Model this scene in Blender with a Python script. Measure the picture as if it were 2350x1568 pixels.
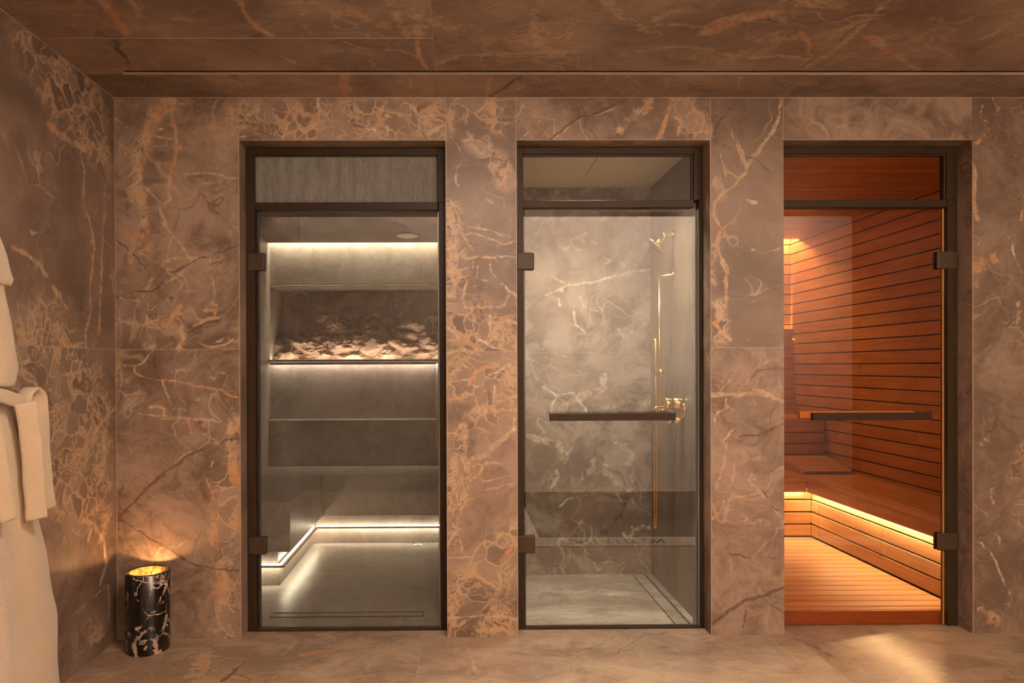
import bpy, bmesh, math, random
import numpy as np
from mathutils import Vector, Matrix, Quaternion

for o in list(bpy.data.objects):
    bpy.data.objects.remove(o, do_unlink=True)
SC = bpy.context.scene
COL = SC.collection
PI = math.pi

# ---------------------------------------------------------------- camera
CAM_POS = Vector((0.0, -3.134, 1.24234))
YAW, PITCH, ROLL = math.radians(-0.53086), math.radians(-0.23987), math.radians(0.21757)
MROT = Matrix.Rotation(YAW, 3, 'Z') @ Matrix.Rotation(PITCH, 3, 'X') @ Matrix.Rotation(ROLL, 3, 'Y')
cd = bpy.data.cameras.new('camera')
cam = bpy.data.objects.new('camera', cd)
COL.objects.link(cam)
R3 = Matrix((MROT.col[0], MROT.col[2], -MROT.col[1])).transposed()
cam.matrix_world = Matrix.Translation(CAM_POS) @ R3.to_4x4()
cd.lens = 24.0
cd.sensor_width = 36.0
cd.sensor_fit = 'HORIZONTAL'
cd.shift_x = (1175 - 1060.271) / 2350
cd.shift_y = (849.289 - 784) / 2350
cd.clip_start = 0.02
SC.camera = cam

# ---------------------------------------------------------------- world, exposure
w = bpy.data.worlds.new('world')
SC.world = w
w.use_nodes = True
w.node_tree.nodes['Background'].inputs[0].default_value = (0.02, 0.014, 0.01, 1)
w.node_tree.nodes['Background'].inputs[1].default_value = 0.3
SC.view_settings.view_transform = 'Standard'
SC.view_settings.look = 'None'
SC.view_settings.gamma = 1.0
SC.view_settings.exposure = 0.0
SC.view_settings.use_curve_mapping = False
SC.cycles.max_bounces = 7
SC.cycles.diffuse_bounces = 4
SC.cycles.glossy_bounces = 3
SC.cycles.transparent_max_bounces = 10
SC.cycles.use_adaptive_sampling = True
SC.cycles.adaptive_threshold = 0.08
SC.cycles.use_denoising = True
SC.cycles.sample_clamp_indirect = 6.0
SC.cycles.caustics_reflective = False
SC.cycles.caustics_refractive = False

# ---------------------------------------------------------------- lights of the rooms
def area(name, loc, rot, sx, sy, power, color, spread=PI):
    l = bpy.data.lights.new(name, 'AREA')
    l.shape = 'RECTANGLE'
    l.size, l.size_y = sx, sy
    l.energy = power
    l.color = color
    l.spread = spread
    o = bpy.data.objects.new(name, l)
    o.location = loc
    o.rotation_euler = rot
    COL.objects.link(o)
    return o
def spot(name, loc, target, power, color, angle=120, blend=1.0, radius=0.05):
    l = bpy.data.lights.new(name, 'SPOT')
    l.energy = power
    l.color = color
    l.spot_size = math.radians(angle)
    l.spot_blend = blend
    l.shadow_soft_size = radius
    o = bpy.data.objects.new(name, l)
    o.location = loc
    o.rotation_euler = (Vector(target) - Vector(loc)).to_track_quat('-Z', 'Y').to_euler()
    COL.objects.link(o)
    return o
WARM = (1.0, 0.84, 0.68)
NEUT = (1.0, 0.90, 0.74)
LEDW = (1.0, 0.83, 0.60)
SAUN = (1.0, 0.58, 0.25)
# main room: a fill spot added out of view under the ceiling, besides cove and washer
# main room light: a long cove over the raised ceiling at the back, and a wall washer sunk above the back wall
area('cove_light', (0.30, -2.235, 2.545), (math.radians(-115), 0, 0), 3.6, 0.05, 1350, WARM)
area('back_wall_washer', (1.75, -2.80, 2.745), (math.radians(-50), 0, 0), 2.2, 0.06, 560, WARM)
spot('added_fill_spot', (0.13, -1.75, 2.45), (-0.25, -0.9, 0.6), 135, WARM, 165, 1.0, 0.11)  # added spot, no such lamp known; lights the walls directly
# shower: one ceiling lamp
area('shower_lamp', (0.66, 0.33, 2.295), (0, 0, 0), 0.30, 0.14, 20, NEUT, math.radians(125))

# ---------------------------------------------------------------- node helper
class NT:
    def __init__(s, name):
        s.m = bpy.data.materials.new(name)
        s.m.use_nodes = True
        s.t = s.m.node_tree
        s.t.nodes.clear()
        s.out = s.t.nodes.new('ShaderNodeOutputMaterial')
    def n(s, typ, ins=None, **props):
        nd = s.t.nodes.new(typ)
        for k, v in props.items():
            setattr(nd, k, v)
        for k, v in (ins or {}).items():
            s.set(nd.inputs[k], v)
        return nd
    def set(s, sock, v):
        if isinstance(v, bpy.types.NodeSocket):
            s.t.links.new(v, sock)
        elif isinstance(v, (tuple, list)):
            if sock.type == 'RGBA' and len(v) == 3:
                v = tuple(v) + (1,)
            sock.default_value = v
        else:
            sock.default_value = v
    def math(s, op, a, b=0.0, c=0.0, clamp=False):
        nd = s.n('ShaderNodeMath', {0: a, 1: b, 2: c}, operation=op, use_clamp=clamp)
        return nd.outputs[0]
    def vmath(s, op, a, b=(0, 0, 0)):
        return s.n('ShaderNodeVectorMath', {0: a, 1: b}, operation=op).outputs[0]
    def noise(s, vec, scale, detail=4, rough=0.55, dist=0.0, color=False):
        nd = s.n('ShaderNodeTexNoise', {'Vector': vec, 'Scale': scale, 'Detail': detail, 'Roughness': rough, 'Distortion': dist})
        return nd.outputs['Color' if color else 'Fac']
    def vor(s, vec, scale, feature='F1', out='Distance'):
        nd = s.n('ShaderNodeTexVoronoi', {'Vector': vec, 'Scale': scale}, feature=feature)
        return nd.outputs[out]
    def ramp(s, v, lo, hi, a=0.0, b=1.0, smooth=True):
        nd = s.n('ShaderNodeMapRange', {0: v, 1: lo, 2: hi, 3: a, 4: b}, clamp=True, interpolation_type='SMOOTHSTEP' if smooth else 'LINEAR')
        return nd.outputs[0]
    def mix(s, f, a, b):
        nd = s.n('ShaderNodeMix', data_type='RGBA')
        s.set(nd.inputs[0], f); s.set(nd.inputs[6], a); s.set(nd.inputs[7], b)
        return nd.outputs[2]
    def attr(s, name, out='Fac'):
        return s.n('ShaderNodeAttribute', attribute_name=name).outputs[out]
    def pos(s):
        return s.n('ShaderNodeNewGeometry').outputs['Position']
    def scale(s, v, sc):
        return s.n('ShaderNodeVectorMath', {0: v, 1: sc}, operation='MULTIPLY').outputs[0]
    def ridge(s, vec, scale, width, detail=4, dist=0.8):
        a = s.noise(vec, scale, detail, 0.5, dist)
        d = s.math('ABSOLUTE', s.math('SUBTRACT', a, 0.5))
        return s.ramp(d, width, 0.0)
    def bsdf(s, color, rough=0.4, metal=0.0, spec=0.5, normal=None, **kw):
        ins = {'Base Color': color, 'Roughness': rough, 'Metallic': metal, 'Specular IOR Level': spec}
        if normal is not None:
            ins['Normal'] = normal
        ins.update(kw)
        return s.n('ShaderNodeBsdfPrincipled', ins).outputs[0]
    def bump(s, h, strength=0.3, dist=0.01):
        return s.n('ShaderNodeBump', {'Height': h, 'Strength': strength, 'Distance': dist}).outputs[0]
    def done(s, sh):
        s.t.links.new(sh, s.out.inputs[0])
        return s.m

# ---------------------------------------------------------------- materials
def marble(name, dark=(0.098, 0.064, 0.046), light=(0.275, 0.192, 0.146), rough=0.44, stretch=(1, 1, 1),
           proc=1.0, brec0=0.0, rust=(0.43, 0.215, 0.10), tan=(0.45, 0.315, 0.205), white=(0.60, 0.50, 0.41), mott=1.0, traced=True, clasts=True):
    t = NT(name)
    slab = t.attr('slab')
    off = t.n('ShaderNodeCombineXYZ', {0: t.math('MULTIPLY', slab, 37.7), 1: t.math('MULTIPLY', slab, 17.3), 2: t.math('MULTIPLY', slab, 29.1)}).outputs[0]
    P0 = t.vmath('ADD', t.pos(), off)
    P = t.scale(P0, stretch)
    wob = t.noise(P, 3.2, 2, 0.6, 0, True)
    m1 = t.n('ShaderNodeSeparateColor', {0: t.noise(t.vmath('ADD', P, (5.1, 2.3, 8.8)), 2.1, 2, 0.5, 0, True)}).outputs
    m2 = t.n('ShaderNodeSeparateColor', {0: t.noise(t.vmath('ADD', P, (1.7, 6.1, 3.9)), 7.5, 3, 0.6, 0, True)}).outputs
    Pw = t.vmath('ADD', P, t.scale(t.vmath('SUBTRACT', wob, (0.5, 0.5, 0.5)), (0.34, 0.34, 0.34)))
    wob2 = t.noise(P, 14, 2, 0.6, 0, True)
    Pv = t.vmath('ADD', Pw, t.scale(t.vmath('SUBTRACT', wob2, (0.5, 0.5, 0.5)), (0.075, 0.075, 0.075)))
    # ground
    big = t.noise(Pw, 1.6, 4, 0.62, 0.6)
    mid = t.noise(Pw, 6.0, 6, 0.70, 0.0)
    fine = t.noise(Pv, 30, 5, 0.85)
    g = t.math('ADD', t.math('MULTIPLY', big, 0.55), t.math('MULTIPLY', mid, 0.45))
    g = t.ramp(g, 0.38, 0.62)
    g = t.math('ADD', t.math('MULTIPLY', t.math('SUBTRACT', g, 0.5), mott), 0.5, clamp=True)
    g = t.math('ADD', g, t.math('MULTIPLY', t.math('SUBTRACT', fine, 0.5), 1.6), clamp=True)
    g = t.math('MULTIPLY', t.math('MULTIPLY', g, t.math('SUBTRACT', 1.0, t.attr('tone'))), t.math('SUBTRACT', 1.0, t.attr('stone')), clamp=True)
    col = t.mix(g, dark, light)
    # rosy drift
    col = t.mix(t.math('MULTIPLY', t.ramp(m1[0], 0.45, 0.7), 0.35), col, (0.25, 0.165, 0.125))
    if clasts:
        # clasts
        br = t.math('ADD', t.attr('brec'), brec0)
        br = t.math('ADD', br, t.math('MULTIPLY', t.ramp(m1[1], 0.58, 0.70), 0.55 * proc), clamp=True)
        br = t.ramp(t.math('ADD', br, t.math('MULTIPLY', t.math('SUBTRACT', m2[0], 0.5), 0.9)), 0.25, 0.75)
        c1 = t.vor(Pv, 11, 'DISTANCE_TO_EDGE')
        c2 = t.vor(Pv, 30, 'DISTANCE_TO_EDGE')
        wid = t.ramp(m2[1], 0.35, 0.72, 0.015, 0.20)
        e1 = t.math('SUBTRACT', 1.0, t.math('DIVIDE', c1, wid), clamp=True)
        e2 = t.math('MULTIPLY', t.ramp(c2, 0.16, 0.03), t.ramp(m2[2], 0.46, 0.60))
        cell = t.vor(Pv, 11, 'F1', 'Color')
        cellv = t.n('ShaderNodeSeparateColor', {0: cell}).outputs[0]
        col = t.mix(t.math('MULTIPLY', br, 0.62), col, t.mix(cellv, dark, t.mix(0.5, light, (0.31, 0.22, 0.165))))
        tanv = t.mix(t.ramp(m2[1], 0.42, 0.62), tan, t.mix(0.70, rust, tan))
        col = t.mix(t.math('MULTIPLY', t.math('MAXIMUM', t.ramp(e1, 0.1, 0.75), e2), t.math('MULTIPLY', br, 0.72)), col, tanv)
    # wandering thin veins everywhere
    vm = t.ramp(m1[2], 0.44, 0.60)
    v1 = t.math('MULTIPLY', t.ridge(Pw, 1.15, 0.0060, 3, 0.0), vm)
    v2 = t.math('MULTIPLY', t.ridge(t.vmath('ADD', Pw, (7.3, 1.1, 4.2)), 2.2, 0.007, 3, 0.0), t.ramp(m1[0], 0.48, 0.60))
    col = t.mix(t.math('MULTIPLY', v1, 0.42 * proc), col, tan)
    col = t.mix(t.math('MULTIPLY', v2, 0.28 * proc), col, white)
    v3 = t.math('MULTIPLY', t.ridge(t.vmath('ADD', Pw, (3.3, 9.1, 2.2)), 1.3, 0.006, 3, 0.0), t.ramp(m1[1], 0.5, 0.62))
    col = t.mix(t.math('MULTIPLY', v3, 0.55 * proc), col, (0.05, 0.026, 0.015))
    # small fossil specks
    sp = t.vor(P, 26, 'F1')
    spm = t.math('MULTIPLY', t.ramp(sp, 0.16, 0.07), t.ramp(m2[0], 0.56, 0.68))
    col = t.mix(t.math('MULTIPLY', spm, 0.45), col, (0.50, 0.36, 0.27))
    if traced:
        # traced veins
        hl = t.vor(t.vmath('ADD', P, t.scale(t.vmath('SUBTRACT', wob, (0.5, 0.5, 0.5)), (0.8, 0.8, 0.8))), 3.6, 'DISTANCE_TO_EDGE')
        hlm = t.math('MULTIPLY', t.ramp(hl, t.ramp(m2[2], .35, .7, .004, .016, False), 0.0), t.ramp(m1[2], 0.47, 0.60))
        col = t.mix(t.math('MULTIPLY', hlm, 0.42 * proc), col, t.mix(t.ramp(m2[0], 0.45, 0.6), tan, light))
        nz = t.math('MULTIPLY', t.math('SUBTRACT', t.math('ADD', t.math('MULTIPLY', t.noise(P, 26, 4, 0.75), 0.55), t.math('MULTIPLY', m2[1], 0.45)), 0.5), 3.4)
        def tr(a, lo, hi):
            return t.ramp(t.math('ADD', t.attr(a), t.math('MULTIPLY', nz, t.ramp(t.attr(a), 0.02, 0.3))), lo, hi)
        wsp = t.ramp(fine, 0.38, 0.60)
        col = t.mix(t.math('MULTIPLY', tr('tan', 0.30, 0.62), t.math('MULTIPLY_ADD', wsp, 0.66, 0.18)), col, tan)
        col = t.mix(t.math('MULTIPLY', tr('rust', 0.30, 0.65), t.math('MULTIPLY_ADD', wsp, 0.60, 0.32)), col, t.mix(t.ramp(m2[2], 0.4, 0.62), rust, tan))
        col = t.mix(t.math('MULTIPLY', tr('white', 0.30, 0.62), t.math('MULTIPLY_ADD', wsp, 0.6, 0.08)), col, white)
        col = t.mix(t.math('MULTIPLY', tr('crack', 0.25, 0.6), 0.72), col, (0.062, 0.034, 0.021))
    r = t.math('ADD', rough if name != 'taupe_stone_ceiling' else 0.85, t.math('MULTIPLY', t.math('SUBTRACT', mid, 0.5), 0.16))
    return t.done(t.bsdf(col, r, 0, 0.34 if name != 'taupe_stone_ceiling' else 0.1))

M_WALL = marble('brown_marble_wall')
M_LEFT = marble('brown_marble_side', rough=0.36)
M_CEIL = marble('brown_marble_ceiling', dark=(0.13, 0.09, 0.066), light=(0.315, 0.222, 0.168), stretch=(0.75, 1.0, 1.0), rough=0.40)
M_FLOOR = marble('brown_marble_floor', dark=(0.215, 0.15, 0.105), light=(0.41, 0.295, 0.205), rough=0.22, stretch=(0.6, 1, 1), brec0=-0.3, proc=0.8)
M_SHOW = marble('grey_brown_marble', dark=(0.105, 0.076, 0.052), light=(0.275, 0.222, 0.178), rough=0.40, proc=1.0, brec0=-0.25, mott=1.5, white=(0.58, 0.54, 0.47), rust=(0.33, 0.24, 0.16), tan=(0.44, 0.37, 0.28))
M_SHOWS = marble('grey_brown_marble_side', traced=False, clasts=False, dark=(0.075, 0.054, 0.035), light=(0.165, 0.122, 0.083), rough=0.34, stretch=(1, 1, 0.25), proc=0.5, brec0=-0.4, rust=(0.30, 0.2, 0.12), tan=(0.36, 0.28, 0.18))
M_SHOWF = marble('grey_brown_marble_floor', traced=False, clasts=False, dark=(0.20, 0.165, 0.125), light=(0.42, 0.37, 0.30), rough=0.25, stretch=(0.5, 1, 1), proc=0.6, brec0=-0.4, white=(0.75, 0.71, 0.62))
M_STEAM = marble('taupe_stone', traced=False, clasts=False, dark=(0.16, 0.14, 0.12), light=(0.27, 0.24, 0.205), rough=0.35, stretch=(0.7, 1, 0.8), proc=0.3, brec0=-0.5, white=(0.5, 0.46, 0.4), rust=(0.3, 0.22, 0.16), tan=(0.4, 0.34, 0.27))
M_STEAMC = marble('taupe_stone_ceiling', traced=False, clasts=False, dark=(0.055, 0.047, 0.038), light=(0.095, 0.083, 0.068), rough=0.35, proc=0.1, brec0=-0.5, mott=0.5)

def metal_mat(name, col, rough, metal=1.0, spec=0.5):
    t = NT(name)
    n = t.noise(t.pos(), 40, 3)
    c = t.mix(t.math('MULTIPLY', n, 0.25), col, tuple(x * 0.8 for x in col))
    return t.done(t.bsdf(c, t.math('MULTIPLY_ADD', n, 0.1, rough - 0.05), metal, spec))
M_FRAME = metal_mat('dark_bronze', (0.026, 0.0145, 0.008), 0.45, 0.0, 0.14)
M_HINGE = metal_mat('bronze_hinge', (0.042, 0.026, 0.016), 0.45, 0.0, 0.2)
M_BRASS = metal_mat('brushed_brass', (0.86, 0.60, 0.27), 0.20)
M_NICKEL = metal_mat('dull_nickel', (0.40, 0.36, 0.30), 0.35)
M_DARK = metal_mat('black_gap', (0.006, 0.004, 0.003), 0.8, 0)
M_SEAL = metal_mat('smoky_seal', (0.10, 0.105, 0.12), 0.25, 0.0)
M_GROUT = metal_mat('pale_joint', (0.33, 0.24, 0.175), 0.5, 0)
M_CREAM = metal_mat('pale_shower_ceiling', (0.88, 0.80, 0.64), 0.7, 0)
M_PLAST = metal_mat('back_wall_plaster', (0.52, 0.45, 0.39), 0.8, 0)

def glass_mat(name, tint, wet=0, ior=1.75):
    t = NT(name)
    g = t.n('ShaderNodeNewGeometry')
    fr = t.n('ShaderNodeFresnel', {'IOR': ior}).outputs[0]
    fr = t.math('MULTIPLY', fr, t.math('SUBTRACT', 1.0, g.outputs['Backfacing']))
    tr = t.n('ShaderNodeBsdfTransparent', {'Color': tint}).outputs[0]
    gl = t.n('ShaderNodeBsdfGlossy', {'Color': (1, 1, 1), 'Roughness': 0.0}).outputs[0]
    base = t.n('ShaderNodeMixShader', {0: fr, 1: tr, 2: gl}).outputs[0]
    if wet:
        P = g.outputs['Position']
        z = t.n('ShaderNodeSeparateXYZ', {0: P}).outputs[2]
        streak = t.noise(t.scale(P, (30, 1, 3.2)), 1.0, 5, 0.7, 0.4)
        streak2 = t.noise(t.scale(P, (110, 1, 34)), 1.0, 4, 0.7, 0.5)
        drop = t.ramp(t.vor(t.vmath('ADD', P, t.scale(t.noise(P, 60, 2, 0.5, 0, True), (.01, .01, .01))), 210, 'F1'), 0.38, 0.20)
        if wet == 2:   # transom: thick condensation with runs
            dm = t.math('MULTIPLY', drop, t.ramp(t.noise(P, 26, 4), 0.40, 0.60))
            f = t.math('ADD', t.ramp(t.math('ADD', t.math('MULTIPLY', streak, 0.6), t.math('MULTIPLY', streak2, 0.4)), 0.34, 0.68, 0.46, 0.80), t.math('MULTIPLY', dm, 0.42), clamp=True)
        else:          # door: beads near the top, a few runs lower down
            top = t.ramp(z, 1.70, 1.90)
            low = t.math('MULTIPLY', t.ramp(t.noise(P, 2.6, 3), 0.60, 0.72), t.ramp(z, 0.3, 0.6, 1, 0.35))
            dm = t.math('MULTIPLY', drop, t.ramp(t.noise(P, 30, 4), 0.46, 0.60))
            f = t.math('ADD', t.math('MULTIPLY', dm, t.math('ADD', t.math('MULTIPLY', top, 0.22), t.math('MULTIPLY', low, 0.30))), t.ramp(streak, 0.35, 0.75, 0.045, 0.12), clamp=True)
        f = t.math('MULTIPLY', f, t.math('SUBTRACT', 1.0, g.outputs['Backfacing']))
        df = t.n('ShaderNodeBsdfTranslucent', {'Color': (0.92, 0.92, 0.90)}).outputs[0]
        d2 = t.n('ShaderNodeBsdfDiffuse', {'Color': (0.62, 0.60, 0.56)}).outputs[0]
        dd = t.n('ShaderNodeMixShader', {0: 0.40, 1: df, 2: d2}).outputs[0]
        base = t.n('ShaderNodeMixShader', {0: f, 1: base, 2: dd}).outputs[0]
    return t.done(base)
M_GLASS = glass_mat('clear_glass', (0.97, 0.975, 0.965))
M_GWET = glass_mat('wet_glass', (0.96, 0.97, 0.96), 1)
M_GTRAN = glass_mat('condensation_glass', (0.96, 0.97, 0.96), 2)
M_GBRON = glass_mat('bronze_glass', (0.93, 0.74, 0.53), 0, 1.6)
M_EDGE = metal_mat('glass_edge', (0.45, 0.52, 0.48), 0.15, 0.0)
M_EDGEA = metal_mat('amber_glass_edge', (0.26, 0.11, 0.03), 0.3, 0.0)

def emit(name, col, s):
    t = NT(name)
    return t.done(t.n('ShaderNodeEmission', {0: col, 1: s}).outputs[0])

def wood(name, a, b, scale=1.0, axis='X', rough=0.45):
    t = NT(name)
    P = t.pos()
    s = {'X': (1.6, 30, 30), 'Y': (30, 1.6, 30), 'Z': (30, 30, 1.6)}[axis]
    isl = t.attr('slab')
    off = t.n('ShaderNodeCombineXYZ', {0: t.math('MULTIPLY', isl, 9.7), 1: t.math('MULTIPLY', isl, 5.3), 2: t.math('MULTIPLY', isl, 7.1)}).outputs[0]
    Q = t.scale(t.vmath('ADD', P, off), s)
    n1 = t.noise(Q, 1.0 * scale, 5, 0.6, 0.6)
    n2 = t.noise(t.vmath('ADD', P, off), 3.0, 3, 0.5)
    f = t.math('ADD', t.math('MULTIPLY', n1, 0.6), t.math('MULTIPLY', n2, 0.4))
    f = t.ramp(f, 0.35, 0.65)
    f = t.math('ADD', f, t.math('MULTIPLY', t.math('SUBTRACT', t.n('ShaderNodeTexWhiteNoise', {'W': isl}, noise_dimensions='1D').outputs[0], 0.5), 0.45), clamp=True)
    return t.done(t.bsdf(t.mix(f, a, b), rough, 0, 0.35))
M_WX = wood('cedar_boards_across', (0.42, 0.225, 0.10), (0.56, 0.34, 0.17), 1, 'X')
M_WY = wood('cedar_boards_along', (0.42, 0.225, 0.10), (0.56, 0.34, 0.17), 1, 'Y')
M_WSILL = wood('darker_threshold_wood', (0.22, 0.09, 0.03), (0.32, 0.14, 0.05), 1, 'X')

# ---------------------------------------------------------------- mesh helpers
def link(o, parent=None):
    COL.objects.link(o)
    if parent is not None:
        o.parent = parent
    return o
def obj(name, bm, mat, parent=None, smooth=False):
    me = bpy.data.meshes.new(name)
    bm.normal_update()
    bm.to_mesh(me)
    bm.free()
    if mat is not None:
        for m in (mat if isinstance(mat, (list, tuple)) else [mat]):
            me.materials.append(m)
    if smooth:
        for p in me.polygons:
            p.use_smooth = True
    return link(bpy.data.objects.new(name, me), parent)
def struct(o, label=None, cat=None):
    o['kind'] = 'structure'
    if label: o['label'] = label
    if cat: o['category'] = cat
    return o
def tag(o, label, cat, group=None):
    o['label'] = label; o['category'] = cat
    if group: o['group'] = group
    return o
def empty(name, loc=(0, 0, 0), rz=0):
    o = bpy.data.objects.new(name, None)
    o.location = loc
    o.rotation_euler = (0, 0, rz)
    o.empty_display_size = 0.05
    return link(o)
def box(bm, x0, x1, y0, y1, z0, z1, bev=0.0, mi=0, seg=1):
    r = bmesh.ops.create_cube(bm, size=1.0)
    vs = r['verts']
    for v in vs:
        v.co = Vector((x0 if v.co.x < 0 else x1, y0 if v.co.y < 0 else y1, z0 if v.co.z < 0 else z1))
    fs = list({f for v in vs for f in v.link_faces})
    for f in fs: f.material_index = mi
    if bev > 0:
        es = list({e for v in vs for e in v.link_edges})
        bmesh.ops.bevel(bm, geom=es, offset=bev, segments=seg, affect='EDGES', profile=0.5)
def mk(name, boxes, mat, parent=None, bev=0.0, seg=1):
    bm = bmesh.new()
    for b in boxes:
        box(bm, *b, bev=bev, seg=seg)
    return obj(name, bm, mat, parent)
def tube(bm, pts, rad, n=16, closed_caps=True):
    pts = [Vector(p) for p in pts]
    rads = rad if isinstance(rad, (list, tuple)) else [rad] * len(pts)
    rings = []
    prev = None
    for i, p in enumerate(pts):
        a = pts[max(i - 1, 0)]; b = pts[min(i + 1, len(pts) - 1)]
        d = (b - a).normalized()
        if prev is None:
            up = Vector((0, 0, 1)) if abs(d.z) < 0.9 else Vector((1, 0, 0))
            u = d.cross(up).normalized()
        else:
            u = (prev - d * prev.dot(d)).normalized()
        prev = u
        v = d.cross(u)
        rings.append([bm.verts.new(p + (u * math.cos(2 * PI * k / n) + v * math.sin(2 * PI * k / n)) * rads[i]) for k in range(n)])
    for r0, r1 in zip(rings, rings[1:]):
        for k in range(n):
            bm.faces.new((r0[k], r0[(k + 1) % n], r1[(k + 1) % n], r1[k]))
    if closed_caps:
        bm.faces.new(rings[0][::-1]); bm.faces.new(rings[-1])
def lathe(bm, prof, org, axis='Z', n=48, caps=True):
    org = Vector(org)
    ax = {'X': Vector((1, 0, 0)), 'Y': Vector((0, 1, 0)), 'Z': Vector((0, 0, 1))}.get(axis, None) if isinstance(axis, str) else Vector(axis).normalized()
    u = ax.orthogonal().normalized(); v = ax.cross(u)
    rings = []
    for r, h in prof:
        rings.append([bm.verts.new(org + ax * h + (u * math.cos(2 * PI * k / n) + v * math.sin(2 * PI * k / n)) * max(r, 1e-5)) for k in range(n)])
    for a, b in zip(rings, rings[1:]):
        for k in range(n):
            bm.faces.new((a[k], a[(k + 1) % n], b[(k + 1) % n], b[k]))
    if caps:
        bm.faces.new(rings[0][::-1]); bm.faces.new(rings[-1])
def slabattr(me, vals):
    a = me.attributes.new('slab', 'FLOAT', 'FACE')
    a.data.foreach_set('value', np.asarray(vals, dtype=np.float32))
def boards(name, lst, mat, parent=None, bev=0.0015):
    """one mesh of boards, each with its own grain offset"""
    bm = bmesh.new(); vals = []
    for i, b in enumerate(lst):
        n0 = len(bm.faces)
        box(bm, *b, bev=bev)
        vals += [random.random() * 10] * (len(bm.faces) - n0)
    o = obj(name, bm, mat, parent)
    slabattr(o.data, vals)
    return o

# ---------------------------------------------------------------- tracing helper: photograph pixel -> point on a wall plane
def bp(x, y, ax, val):
    d = MROT @ Vector(((x - 1060.271) / 1566.667, 1.0, -(y - 849.289) / 1566.667))
    i = 'xyz'.index(ax)
    return CAM_POS + d * ((val - CAM_POS[i]) / d[i])

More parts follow.
